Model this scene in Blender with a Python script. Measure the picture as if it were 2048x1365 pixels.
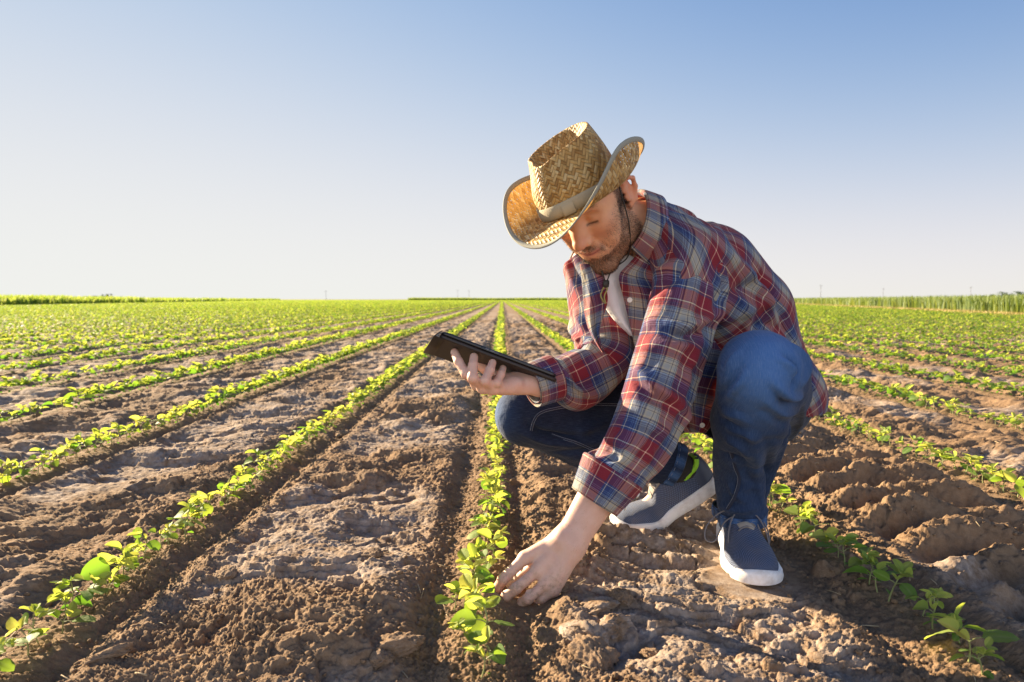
import bpy, math, random
import numpy as np
from mathutils import Vector, Matrix

# ------------------------------------------------------------------ camera, sky, sun, exposure
scene = bpy.context.scene
for _o in list(bpy.data.objects):
    bpy.data.objects.remove(_o, do_unlink=True)
CAM_H = 0.54
F_PX = 1365.0                       # focal length in photograph pixels (2048 wide)
PITCH = math.atan((682.5 - 599.0) / F_PX)
YAW = math.atan((1024 - 1004) / F_PX)
cam_data = bpy.data.cameras.new("camera")
cam = bpy.data.objects.new("camera", cam_data)
scene.collection.objects.link(cam)
cam_data.sensor_width = 36.0
cam_data.lens = 36.0 * F_PX / 2048.0
cam_data.clip_start = 0.02
cam_data.clip_end = 20000.0
cam.location = (0, 0, CAM_H)
cam.rotation_euler = (math.pi / 2 - PITCH, 0, -YAW)
cam_data.dof.use_dof = True
cam_data.dof.focus_distance = 1.36
cam_data.dof.aperture_fstop = 6.3
scene.camera = cam

SUN_AZ = math.radians(50)           # left of the rows' direction
SUN_EL = math.radians(17)
SUN_DIR = Vector((-math.sin(SUN_AZ) * math.cos(SUN_EL), math.cos(SUN_AZ) * math.cos(SUN_EL), math.sin(SUN_EL)))
world = bpy.data.worlds.new("World")
scene.world = world
world.use_nodes = True
_nt = world.node_tree
_sky = _nt.nodes.new("ShaderNodeTexSky")
_sky.sky_type = 'NISHITA'
_sky.sun_disc = False
_sky.sun_elevation = SUN_EL
_sky.sun_rotation = -SUN_AZ
_sky.altitude = 0.0
_sky.air_density = 0.7
_sky.dust_density = 0.0
_sky.ozone_density = 3.0
_bg = _nt.nodes["Background"]
EXPOSURE = 2.1
SKY_FILL = 2.3
# the clear sky's range is compressed like the photograph's: steeper towards the zenith, rolled off at the horizon
def _vm(op, a, b):
    nd = _nt.nodes.new("ShaderNodeVectorMath"); nd.operation = op
    for k, v in enumerate((a, b)):
        if isinstance(v, tuple): nd.inputs[k].default_value = v
        else: _nt.links.new(v, nd.inputs[k])
    return nd.outputs[0]
_y = _vm('MULTIPLY', _vm('POWER', _sky.outputs[0], (2.5, 2.1, 2.5)), (0.78, 0.34, 0.235))
_d = _vm('ADD', _y, (1.0,) * 3)
_c = _vm('MULTIPLY', _vm('DIVIDE', _y, _d), tuple(q / (0.15 * 2 ** EXPOSURE) for q in (0.88, 0.90, 0.86)))
# made-up bright patch of sky behind the viewer, added to lift the shade
_geo = _nt.nodes.new("ShaderNodeTexCoord"); _sep = _nt.nodes.new("ShaderNodeSeparateXYZ"); _nt.links.new(_geo.outputs["Generated"], _sep.inputs[0])
def _mr(sock, a, b):
    nd = _nt.nodes.new("ShaderNodeMapRange"); nd.interpolation_type = 'SMOOTHSTEP'; nd.inputs[1].default_value = a; nd.inputs[2].default_value = b
    _nt.links.new(sock, nd.inputs[0]); return nd.outputs[0]
def _ma(op, a, b):
    nd = _nt.nodes.new("ShaderNodeMath"); nd.operation = op; nd.use_clamp = True
    for k, v in enumerate((a, b)):
        if isinstance(v, float): nd.inputs[k].default_value = v
        else: _nt.links.new(v, nd.inputs[k])
    return nd.outputs[0]
_sky_fill = _ma('MULTIPLY', _ma('MULTIPLY', _mr(_sep.outputs[1], 0.0, -0.45), _mr(_sep.outputs[2], 0.62, 0.25)), _mr(_sep.outputs[2], -0.02, 0.08))
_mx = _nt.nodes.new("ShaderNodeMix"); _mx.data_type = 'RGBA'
_nt.links.new(_ma('MULTIPLY', _sky_fill, 0.8), _mx.inputs[0]); _nt.links.new(_c, _mx.inputs[6]); _mx.inputs[7].default_value = (*[q * SKY_FILL / (0.15 * 2 ** EXPOSURE) for q in (0.93, 0.97, 1.05)], 1)
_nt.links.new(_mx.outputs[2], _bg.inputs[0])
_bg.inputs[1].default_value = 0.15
sun_data = bpy.data.lights.new("sun", 'SUN')
sun_data.energy = 5.0
sun_data.angle = math.radians(0.6)
sun_data.color = (1.0, 0.80, 0.53)
sun = bpy.data.objects.new("sun", sun_data)
scene.collection.objects.link(sun)
sun.rotation_euler = SUN_DIR.to_track_quat('Z', 'Y').to_euler()
scene.view_settings.view_transform = 'Standard'
scene.view_settings.look = 'None'
scene.view_settings.exposure = EXPOSURE
scene.view_settings.gamma = 1.0
scene.view_settings.use_curve_mapping = False
scene.render.film_transparent = False

# ------------------------------------------------------------------ helpers
_R = np.array(Matrix.Rotation(-YAW, 3, 'Z') @ Matrix.Rotation(math.pi / 2 - PITCH, 3, 'X'))
def W(px, py, Y):
    """World point seen at photograph pixel (px, py) at world depth Y."""
    d = _R @ np.array([(px - 1024.0) / F_PX, -(py - 682.5) / F_PX, -1.0])
    return np.array([0, 0, CAM_H]) + d * (Y / d[1])
def PX(p):
    q = _R.T @ (np.asarray(p, float) - np.array([0, 0, CAM_H]))
    return 1024 + F_PX * q[0] / -q[2], 682.5 - F_PX * q[1] / -q[2]

def put(name, me, mat=None, parent=None, label=None, cat=None, group=None, kind=None, loc=None, rot=None):
    o = bpy.data.objects.new(name, me)
    scene.collection.objects.link(o)
    if mat is not None and me is not None:
        for m in (mat if isinstance(mat, (list, tuple)) else [mat]):
            me.materials.append(m)
    if loc is not None: o.location = loc
    if rot is not None: o.rotation_euler = rot
    if parent is not None: o.parent = parent
    if label: o["label"] = label
    if cat: o["category"] = cat
    if group: o["group"] = group
    if kind: o["kind"] = kind
    return o

def mesh_np(name, verts, faces, uv=None, smooth=True, attrs=None, mat_idx=None):
    """faces: (n,4) or (n,3) int array, or list of such arrays. uv: per-vertex (n,2) or per-loop."""
    fl = faces if isinstance(faces, list) else [faces]
    fl = [np.asarray(f, np.int32) for f in fl if len(f)]
    me = bpy.data.meshes.new(name)
    verts = np.asarray(verts, np.float32)
    me.vertices.add(len(verts))
    me.vertices.foreach_set("co", verts.ravel())
    loops = np.concatenate([f.ravel() for f in fl])
    tot = np.concatenate([np.full(len(f), f.shape[1], np.int32) for f in fl])
    start = np.concatenate([[0], np.cumsum(tot)[:-1]]).astype(np.int32)
    me.loops.add(len(loops)); me.loops.foreach_set("vertex_index", loops)
    me.polygons.add(len(tot)); me.polygons.foreach_set("loop_start", start)
    if smooth: me.polygons.foreach_set("use_smooth", np.ones(len(tot), bool))
    if mat_idx is not None: me.polygons.foreach_set("material_index", np.asarray(mat_idx, np.int32))
    if uv is not None:
        uv = np.asarray(uv, np.float32)
        if len(uv) != len(loops): uv = uv[loops]
        lay = me.uv_layers.new(name="UVMap"); lay.data.foreach_set("uv", uv.ravel())
    for k, v in (attrs or {}).items():
        v = np.asarray(v, np.float32)
        if v.ndim == 1:
            a = me.attributes.new(k, 'FLOAT', 'POINT'); a.data.foreach_set("value", v)
        else:
            a = me.attributes.new(k, 'FLOAT_VECTOR', 'POINT'); a.data.foreach_set("vector", v.ravel())
    me.update(calc_edges=True); me.validate()
    return me

def join_np(parts):
    """parts: list of (verts, faces[, uv]) -> joined; all faces of one size."""
    V, Fq, Ft, U, n = [], [], [], [], 0
    for p in parts:
        v, f = np.asarray(p[0], float), p[1]
        for ff in (f if isinstance(f, list) else [f]):
            ff = np.asarray(ff, np.int64)
            if len(ff) == 0: continue
            (Fq if ff.shape[1] == 4 else Ft).append(ff + n)
        V.append(v); n += len(v)
        U.append(np.asarray(p[2], float) if len(p) > 2 and p[2] is not None else np.zeros((len(v), 2)))
    F = []
    if Fq: F.append(np.concatenate(Fq))
    if Ft: F.append(np.concatenate(Ft))
    return np.concatenate(V), F, np.concatenate(U)

def grid_faces(nv, nu, wrap_u=False, off=0):
    i = np.arange(nv - 1)[:, None]; j = np.arange(nu if wrap_u else nu - 1)[None, :]
    j2 = (j + 1) % nu
    f = np.stack(np.broadcast_arrays(i * nu + j, i * nu + j2, (i + 1) * nu + j2, (i + 1) * nu + j), -1).reshape(-1, 4)
    return f + off

def unit(v):
    v = np.asarray(v, float); return v / np.linalg.norm(v)

# hashed lattice noise, numpy
def _h(ix, iy, s=0):
    n = (ix.astype(np.int64) * 374761393 + iy.astype(np.int64) * 668265263 + s * 974711) & 0xffffffff
    n = ((n ^ (n >> 13)) * 1274126177) & 0xffffffff
    n = ((n ^ (n >> 16)) * 2246822519) & 0xffffffff
    return ((n ^ (n >> 15)) & 0xffffff) / float(0xffffff)
def vnoise(x, y, s=0):
    ix = np.floor(x); iy = np.floor(y); fx = x - ix; fy = y - iy
    fx = fx * fx * fx * (fx * (fx * 6 - 15) + 10); fy = fy * fy * fy * (fy * (fy * 6 - 15) + 10)
    a = _h(ix, iy, s); b = _h(ix + 1, iy, s); c = _h(ix, iy + 1, s); d = _h(ix + 1, iy + 1, s)
    return (a + (b - a) * fx) * (1 - fy) + (c + (d - c) * fx) * fy - 0.5
def fbm(x, y, s=0, o=4, g=0.5):
    r = 0; a = 1.0
    for k in range(o):
        r = r + a * vnoise(x * 2 ** k + 17.3 * k, y * 2 ** k - 9.1 * k, s + k); a *= g
    return r
def worley(x, y, s=0):
    """F1, F2 and the id value of the nearest cell."""
    ix = np.floor(x); iy = np.floor(y)
    f1 = np.full(x.shape, 9.0); f2 = np.full(x.shape, 9.0); cid = np.zeros(x.shape)
    for dx in (-1, 0, 1):
        for dy in (-1, 0, 1):
            cx = ix + dx; cy = iy + dy
            d = np.hypot(cx + 0.1 + 0.8 * _h(cx, cy, s) - x, cy + 0.1 + 0.8 * _h(cx, cy, s + 7) - y)
            m = d < f1
            f2 = np.where(m, f1, np.minimum(f2, d)); cid = np.where(m, _h(cx, cy, s + 13), cid); f1 = np.where(m, d, f1)
    return f1, f2, cid
def sstep(a, b, x):
    t = np.clip((x - a) / (b - a), 0, 1); return t * t * (3 - 2 * t)

# material helper
class NT:
    def __init__(self, name):
        self.m = bpy.data.materials.new(name); self.m.use_nodes = True
        self.t = self.m.node_tree; self.b = self.t.nodes["Principled BSDF"]; self.out = self.t.nodes["Material Output"]
    def n(self, typ, ins=None, **kw):
        nd = self.t.nodes.new(typ)
        for k, v in kw.items(): setattr(nd, k, v)
        for k, v in (ins or {}).items(): self.set(nd.inputs[k], v)
        return nd
    def set(self, sock, v):
        if isinstance(v, bpy.types.NodeSocket): self.t.links.new(v, sock)
        elif isinstance(v, bpy.types.Node): self.t.links.new(v.outputs[0], sock)
        elif isinstance(v, (tuple, list)) and len(v) == 3 and sock.type == 'RGBA': sock.default_value = (*v, 1)
        else: sock.default_value = v
    def p(self, **kw):
        for k, v in kw.items(): self.set(self.b.inputs[k.replace('_', ' ')], v)
    def math(self, op, a, b=None, c=None, clamp=False):
        nd = self.t.nodes.new("ShaderNodeMath"); nd.operation = op; nd.use_clamp = clamp
        for k, v in enumerate((a, b, c)):
            if v is not None: self.set(nd.inputs[k], v)
        return nd.outputs[0]
    def mix(self, f, a, b, mode='MIX'):
        nd = self.t.nodes.new("ShaderNodeMix"); nd.data_type = 'RGBA'; nd.blend_type = mode
        self.set(nd.inputs[0], f); self.set(nd.inputs[6], a); self.set(nd.inputs[7], b); return nd.outputs[2]
    def ramp(self, f, stops, interp='LINEAR'):
        nd = self.t.nodes.new("ShaderNodeValToRGB"); self.set(nd.inputs[0], f); r = nd.color_ramp; r.interpolation = interp
        while len(r.elements) < len(stops): r.elements.new(0.5)
        for e, (p, c) in zip(r.elements, stops):
            e.position = p
            e.color = (c, c, c, 1) if not isinstance(c, (tuple, list)) else (*c, 1)
        return nd.outputs[0]
    def noise(self, scale, vec=None, detail=3, rough=0.5, dim='3D'):
        nd = self.n("ShaderNodeTexNoise", {"Scale": scale, "Detail": detail, "Roughness": rough}, noise_dimensions=dim)
        if vec is not None: self.set(nd.inputs["Vector"], vec)
        return nd.outputs[0]
    def attr(self, name, vec=False):
        nd = self.n("ShaderNodeAttribute", attribute_name=name); return nd.outputs[1 if vec else 2]
    def bump(self, h, strength=0.5, dist=0.01, normal=None):
        nd = self.n("ShaderNodeBump", {"Height": h, "Strength": strength, "Distance": dist})
        if normal is not None: self.set(nd.inputs["Normal"], normal)
        return nd.outputs[0]
def simple_mat(name, col, rough=0.6, **kw):
    m = NT(name); m.p(Base_Color=col, Roughness=rough, **kw); return m.m
def ico(sub=1):
    import bmesh
    bm = bmesh.new(); bmesh.ops.create_icosphere(bm, subdivisions=sub, radius=1.0)
    v = np.array([x.co[:] for x in bm.verts]); f = np.array([[q.index for q in p.verts] for p in bm.faces]); bm.free(); return v, f
def noise3(p, s=0, f=1.0):
    return (vnoise(p[:, 0] * f + 3.1, p[:, 1] * f + p[:, 2] * f * 0.7, s) + vnoise(p[:, 1] * f, p[:, 2] * f - p[:, 0] * f * 0.6, s + 1) + vnoise(p[:, 2] * f - 5, p[:, 0] * f + p[:, 1] * f * 0.5, s + 2)) / 1.5
def tube(path, rad, ns=6, cap=False):
    path = np.asarray(path, float); n = len(path); rad = np.broadcast_to(rad, (n,))
    t = np.gradient(path, axis=0); t /= np.linalg.norm(t, axis=1)[:, None] + 1e-12
    ref = np.array([0, 0, 1.0]) if abs(t[0, 2]) < 0.9 else np.array([1.0, 0, 0])
    V = np.zeros((n, ns, 3)); a = np.arange(ns) * 2 * math.pi / ns
    u = np.cross(t[0], ref); u /= np.linalg.norm(u)
    for i in range(n):
        u = u - t[i] * (u @ t[i]); u /= np.linalg.norm(u) + 1e-12; w = np.cross(t[i], u)
        V[i] = path[i] + rad[i] * (np.cos(a)[:, None] * u + np.sin(a)[:, None] * w)
    f = grid_faces(n, ns, True)
    V = V.reshape(-1, 3)
    if cap:
        V = np.concatenate([V, path[:1], path[-1:]]); k = np.arange(ns); k2 = (k + 1) % ns
        f = [f, np.stack([np.full(ns, n * ns), k2, k], 1), np.stack([np.full(ns, n * ns + 1), (n - 1) * ns + k, (n - 1) * ns + k2], 1)]
    return V, f

# ------------------------------------------------------------------ ground: one sheet to the horizon
ROW_X = {-2: -1.426, -1: -0.722, 0: -0.027, 1: 0.690, 2: 1.396}
def row_x(k): return ROW_X.get(k, -0.022 + 0.704 * k)
_ROWS = np.array([row_x(k) for k in range(-140, 141)])
def row_off(x):
    j = np.clip(np.searchsorted(_ROWS, x), 1, len(_ROWS) - 1)
    a = x - _ROWS[j - 1]; b = x - _ROWS[j]
    return np.where(np.abs(a) < np.abs(b), a, b), j
def bump_g(d, c, w): return np.exp(-((d - c) / w) ** 2)
SOLES = [((0.486, 1.29), 0.085, 0.0), ((0.515, 1.45), 0.07, 0.0), ((0.30, 1.59), 0.06, 0.0)]   # ground pressed flat under the shoes
def crust_mask(x, y):
    d, _ = row_off(x)
    n = fbm(x * 2.6 + 3, y * 1.9 + 8, 41, 3)
    left = sstep(0.25, -0.15, x)
    m = sstep(-0.12, 0.20, n + 0.17 * left - 0.05 * (1 - left)) * sstep(0.10, 0.2, np.abs(d))
    return m
def ground_h(x, y, fine=True):
    x = np.asarray(x, float); y = np.asarray(y, float)
    wx = x + 0.02 * vnoise(x * 5, y * 5, 3); wy = y + 0.02 * vnoise(x * 5, y * 5, 4)
    d, j = row_off(x + 0.012 * vnoise(x * 3, y * 3, 90))
    ad = np.abs(d)
    mid = sstep(0.09, 0.2, ad)
    h = 0.004 * bump_g(d, 0, 0.035) - 0.015 * bump_g(d, 0.070, 0.026) - 0.008 * bump_g(d, -0.085, 0.03) + 0.012 * bump_g(d, 0.135, 0.03) + 0.006 * bump_g(d, -0.14, 0.03)
    h = h + mid * (0.030 * fbm(x * 3.2, y * 2.6, 11, 2) + 0.026 * vnoise(x * 7, y * 6, 12) + 0.012 * vnoise(x * 15, y * 13, 14))
    # tyre lugs in the strip right of the man, foot-trodden soil round him
    lug = np.sin((y * 1.0 + 0.35 * np.abs(x - 1.05)) * 2 * math.pi / 0.135 + 1.5 * vnoise(x * 4, y * 4, 31))
    strip = sstep(0.82, 0.92, x) * sstep(1.30, 1.2, x)
    h = h + strip * 0.024 * lug * (0.6 + 0.8 * (vnoise(x * 6, y * 6, 33) + 0.5))
    strip2 = sstep(0.16, 0.25, x) * sstep(0.62, 0.5, x) * sstep(1.15, 1.3, y)
    h = h + strip2 * 0.006 * np.sin((x * 0.5 + y * 1.7) * 2 * math.pi / 0.11 + 2 * vnoise(x * 5, y * 5, 35))
    if not fine: return h
    crust = crust_mask(x, y)
    soft = 1 - 0.8 * crust
    # clods of three sizes: rounded bumps on random cells
    for s, sc, amp, thr in ((51, 14.0, 0.017, 0.86), (52, 34.0, 0.0080, 0.72), (53, 80.0, 0.0046, 0.50), (54, 165.0, 0.0034, 0.25), (55, 300.0, 0.0017, 0.2)):
        f1, f2, cid = worley(wx * sc + 0.45 * vnoise(x * sc * 1.7, y * sc * 1.7, s + 1) + 0.3 * vnoise(x * sc * 4, y * sc * 4, s + 3), wy * sc + 0.45 * vnoise(x * sc * 1.7 + 9, y * sc * 1.7, s + 2) + 0.3 * vnoise(x * sc * 4, y * sc * 4 + 5, s + 4), s)
        r = 0.32 + 0.22 * (cid - thr)
        dens = sstep(-0.15, 0.25, fbm(x * 4.1, y * 4.1, s + 60, 2) + 0.20 * (x > 0.1))
        b = np.clip(1 - (f1 / np.maximum(r, 0.05)) ** 2, 0, 1) ** 0.6 * (0.75 + 0.5 * _h(np.floor(cid * 9999), np.floor(cid * 777), s))
        h = h + amp * b * (cid > thr) * (0.15 + 0.85 * dens) * (soft if sc < 60 else 1 - 0.55 * crust)
    h = h + 0.0042 * fbm(x * 62, y * 62, 71, 4, 0.72) * (0.50 + 0.50 * soft) + 0.0022 * (1 - np.abs(2 * fbm(x * 110, y * 110, 75, 2))) * (0.6 + 0.4 * soft) + 0.0025 * (1 - np.abs(2 * vnoise(x * 22, y * 22, 77))) * soft
    # broken ledges of the surface crust
    q = fbm(x * 4.3 + 0.5 * y, y * 6.5, 44, 4, 0.6)
    h = h + mid * (0.010 * sstep(0.02, 0.05, q) + 0.008 * sstep(-0.16, -0.135, q) + 0.007 * sstep(0.2, 0.222, q))
    # drying cracks between crust plates
    f1, f2, cid = worley(wx * 7.5 + 0.25 * fbm(x * 25, y * 25, 5, 2), wy * 7.5 + 0.25 * fbm(x * 25, y * 25, 6, 2), 81)
    crack = sstep(0.045, 0.0, f2 - f1) * sstep(-0.1, 0.12, fbm(x * 3, y * 3, 83, 2))
    h = h - crust * crack * 0.012 + crust * 0.004 * (cid - 0.5)
    for (cx, cy), r, z in SOLES:
        w = sstep(r * 1.5, r * 0.9, np.hypot(x - cx, y - cy)); h = h * (1 - w) + (z - 0.004) * w
    w = sstep(0.085, 0.03, np.hypot((x - 0.05) * 0.9, y - 1.215)); h = h * (1 - w) + w * (h * 0.35 - 0.008)
    return h

def build_ground():
    ys = [np.linspace(-4, 0.72, 36)[:-1]]
    for a, b, r in ((0.72, 3.2, 0.0023), (3.2, 18, 0.0036), (18, 60, 0.02), (60, 6000, 0.06)):
        n = int(math.log(b / a) / r); ys.append(a * np.exp(np.linspace(0, math.log(b / a), n + 1)[:-1]))
    ys = np.concatenate(ys + [[6000.0]])
    nx = GROUND_NX
    t = np.linspace(-1, 1, nx)
    yp = np.maximum(ys, 0); A = 0.80 * yp + 0.32; w = 4.0 * yp + 30.0                     # fine in the middle, reaching far out at the sides
    Y = np.repeat(ys[:, None], nx, 1); X = A[:, None] * t[None, :] + (w - A)[:, None] * t[None, :] ** 11
    H = np.zeros_like(X)
    near = (ys > 0.5) & (ys < 26)
    H[near] = ground_h(X[near], Y[near]) * sstep(26, 18, Y[near])
    H[~near] = 0
    b = (ys <= 0.5); H[b] = ground_h(X[b], Y[b], False)
    V = np.stack([X, Y, H], -1).reshape(-1, 3)
    # dry crust is a paler soil; a mask per vertex, patchy on its own scale
    cr = np.zeros_like(X); nn = ys < 60
    cr[nn] = crust_mask(X[nn], Y[nn])
    gm = sstep(40, 160, Y)
    me = mesh_np("ground", V, grid_faces(len(ys), nx), attrs={"crust": cr.ravel(), "sown": gm.ravel()})
    m = NT("tilled_soil")
    pos = m.n("ShaderNodeNewGeometry").outputs[0]
    n1 = m.noise(9, pos, 5, 0.65); n2 = m.noise(70, pos, 4, 0.7); n3 = m.noise(420, pos, 3, 0.7)
    col = m.ramp(n1, [(0.3, (0.115, 0.070, 0.041)), (0.7, (0.245, 0.158, 0.094))])
    col = m.mix(m.ramp(n2, [(0.35, 0.0), (0.7, 0.5)]), col, (0.33, 0.225, 0.138))
    pale = m.ramp(n2, [(0.3, (0.26, 0.205, 0.172)), (0.7, (0.46, 0.385, 0.325))])
    cf = m.math('MULTIPLY', m.attr("crust"), m.ramp(m.noise(26, pos, 5, 0.7), [(0.36, 0.0), (0.62, 0.85)]))
    col = m.mix(cf, col, pale)
    col = m.mix(m.ramp(n3, [(0.55, 0.0), (0.75, 0.35)]), col, (0.42, 0.32, 0.23))
    # far out the crop closes over the soil: sown ground reads as its green rows
    sx = m.n("ShaderNodeSeparateXYZ", {0: pos})
    gcol = m.ramp(m.noise(0.35, pos, 4, 0.6), [(0.3, (0.17, 0.20, 0.03)), (0.7, (0.26, 0.27, 0.05))])
    col = m.mix(m.math('MULTIPLY', m.attr("sown"), 0.8), col, gcol)
    m.p(Base_Color=col, Roughness=0.95)
    m.b.inputs["Specular IOR Level"].default_value = 0.15
    hb = m.math('ADD', m.math('MULTIPLY', n2, 0.6), m.math('MULTIPLY', n3, 0.4))
    m.p(Normal=m.bump(hb, 0.7, 0.006))
    put("ground", me, m.m, kind="structure", label="ploughed brown field soil with pale dry crust between the crop rows")
    return m.m

# loose clods: big ones are things of their own, crumbs are one mass
def clod_mesh(seed, size, sub=4):
    v, f = ico(sub); rs = np.random.RandomState(seed)
    p = v * 1.0
    for k in range(9):                                    # broken faces
        n = unit(rs.normal(size=3)); c = rs.uniform(0.55, 0.85)
        t = np.maximum(p @ n - c, 0); p = p - t[:, None] * n * 0.9
    p = p * (1 + 0.30 * noise3(v, seed, 1.6) + 0.22 * noise3(v, seed + 5, 4.0) + 0.16 * noise3(v, seed + 9, 9.0) + 0.10 * noise3(v, seed + 13, 20.0) + 0.06 * noise3(v, seed + 17, 44.0))[:, None]
    return p * np.array(size), f
def build_clods(soil):
    rs = np.random.RandomState(5)
    bigs = [  # px, py, Y, size (m), label
        (1195, 1235, None, (0.050, 0.035, 0.016), "flat pale grey clod beside the man's lowered hand"),
        (1165, 1290, None, (0.055, 0.040, 0.020), "broad cracked grey clod below the flat pale one near the hand"),
        (1230, 1275, None, (0.045, 0.030, 0.018), "grey clod right of the broad cracked one near the hand"),
        (1185, 1345, None, (0.050, 0.040, 0.024), "lumpy brown clod at the bottom edge right of the middle row"),
        (1160, 1142, None, (0.022, 0.008, 0.006), "stick-shaped piece of dry soil just right of the man's hand"),
        (1125, 1185, None, (0.020, 0.016, 0.010), "small brown clod touching the heel of the man's hand"),
        (1245, 1215, None, (0.032, 0.024, 0.016), "brown clod right of the flat pale one near the hand"),
        (765, 1340, None, (0.022, 0.018, 0.016), "rounded brown clod standing up at the bottom edge left of the middle row"),
        (790, 1315, None, (0.045, 0.036, 0.022), "big dark mound of soil at the bottom edge left of the middle row"),
        (740, 1140, None, (0.030, 0.020, 0.013), "brown clod in the middle of the pale crust left of the hand"),
        (215, 1345, None, (0.040, 0.013, 0.012), "long broken strip of soil at the lower left below the left row"),
        (455, 1165, None, (0.030, 0.022, 0.014), "brown clod just right of the left row near its big leaf"),
        (950, 830, None, (0.045, 0.03, 0.018), "brown clod on the soil below the tablet left of the knee"),
        (690, 870, None, (0.050, 0.035, 0.018), "low brown clod right of the left row far from the camera"),
        (1300, 1320, None, (0.018, 0.014, 0.011), "small round clod at the bottom right of the hand"),
    ]
    for i, (px, py, Y, s, lab) in enumerate(bigs):
        d = _R @ np.array([(px - 1024.0) / F_PX, -(py - 682.5) / F_PX, -1.0]); t = -CAM_H / d[2]; x, y = d[0] * t, d[1] * t
        v, f = clod_mesh(100 + i, tuple(q * .85 for q in s), 5)
        me = mesh_np("dirt_clod", v, f)
        me.attributes.new("crust", 'FLOAT', 'POINT').data.foreach_set("value", np.full(len(v), 1.0 if ("grey" in lab) else 0.25, np.float32))
        put("dirt_clod", me, soil, label=lab, cat="dirt clod", group="clods lying on the soil",
            loc=(x, y, float(ground_h(x, y)) + s[2] * 0.25), rot=(rs.uniform(-.15, .15), rs.uniform(-.15, .15), rs.uniform(0, 3) if s[0] < 2 * s[1] else 0.35))
    # crumbs
    base = [clod_mesh(200 + k, (1, 0.8, 0.6), 1) for k in range(8)]
    n = 17000
    yy = 0.8 * np.exp(rs.uniform(0, math.log(4.0 / 0.8), n)); xx = rs.uniform(-0.85, 0.85, n) * yy
    keep = (rs.uniform(size=n) < 0.25 + 0.75 * sstep(-0.1, 0.25, fbm(xx * 3.1, yy * 3.1, 91, 2) + 0.12 * (xx > 0.1))) & (crust_mask(xx, yy) < 0.75)
    xx, yy = xx[keep], yy[keep]; hh = ground_h(xx, yy)
    parts = []
    for k in range(len(xx)):
        s = 0.0018 + 0.0065 * rs.uniform() ** 4
        v, f = base[rs.randint(8)]; a = rs.uniform(0, 6.28); c, sn = math.cos(a), math.sin(a)
        p = v * s; p = np.stack([p[:, 0] * c - p[:, 1] * sn, p[:, 0] * sn + p[:, 1] * c, p[:, 2]], -1) + [xx[k], yy[k], hh[k] + s * 0.25]
        parts.append((p, f))
    v, f, _ = join_np(parts)
    # dry stalk fragments left from the last crop
    st = []
    for k in range(150):
        y = 0.9 * math.exp(rs.uniform(0, 1.4)); x = rs.uniform(-.8, .8) * y; a = rs.uniform(0, 3.1); L = rs.uniform(.006, .022)
        d = np.array([math.cos(a), math.sin(a), rs.uniform(-.1, .35)]) * L; z = float(ground_h(x, y)) + .0015
        st.append(tube([np.array([x, y, z]) - d, np.array([x, y, z + .001]), np.array([x, y, z]) + d], rs.uniform(.0005, .0011), 5, True))
    v2, f2, _ = join_np(st)
    put("straw_bits", mesh_np("straw_bits", v2, f2), simple_mat("dry_straw", (0.42, 0.32, 0.19), 0.8), kind="stuff", label="bits of dry straw lying on the soil")
    put("soil_crumbs", mesh_np("soil_crumbs", v, f), soil, kind="stuff", label="loose brown soil crumbs scattered over the field")
GROUND_NX = 1180
SOIL = build_ground()
build_clods(SOIL)
# ------------------------------------------------------------------ soybean seedlings
def leaf_material():
    m = NT("soy_leaf")
    r = m.attr("tone"); v = m.attr("vein")
    pos = m.n("ShaderNodeNewGeometry").outputs[0]
    ob = m.n("ShaderNodeObjectInfo").outputs[5]
    t = m.math('ADD', r, m.math('MULTIPLY', m.math('SUBTRACT', ob, 0.5), 0.35))
    col = m.ramp(t, [(0.0, (0.050, 0.125, 0.030)), (0.45, (0.125, 0.245, 0.050)), (1.0, (0.33, 0.40, 0.10))])
    col = m.mix(m.math('MULTIPLY', m.noise(160, pos, 3), 0.25), col, (0.20, 0.26, 0.06))
    col = m.mix(m.math('MULTIPLY', v, 0.45), col, (0.30, 0.36, 0.14))
    tcol = m.ramp(t, [(0.0, (0.13, 0.34, 0.02)), (0.5, (0.36, 0.51, 0.04)), (1.0, (0.76, 0.74, 0.12))])
    m.p(Base_Color=col, Roughness=0.6)
    m.b.inputs["Specular IOR Level"].default_value = 0.22
    m.p(Normal=m.bump(m.math('ADD', m.noise(300, pos, 2), m.math('MULTIPLY', v, -1.2)), 0.35, 0.0015))
    tr = m.n("ShaderNodeBsdfTranslucent", {"Color": tcol})
    mx = m.n("ShaderNodeMixShader", {0: 0.5, 1: m.b.outputs[0], 2: tr.outputs[0]})
    m.t.links.new(mx.outputs[0], m.out.inputs[0])
    return m.m
LEAF = leaf_material()
STEM = simple_mat("soy_stem", (0.24, 0.26, 0.09), 0.6)

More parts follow.
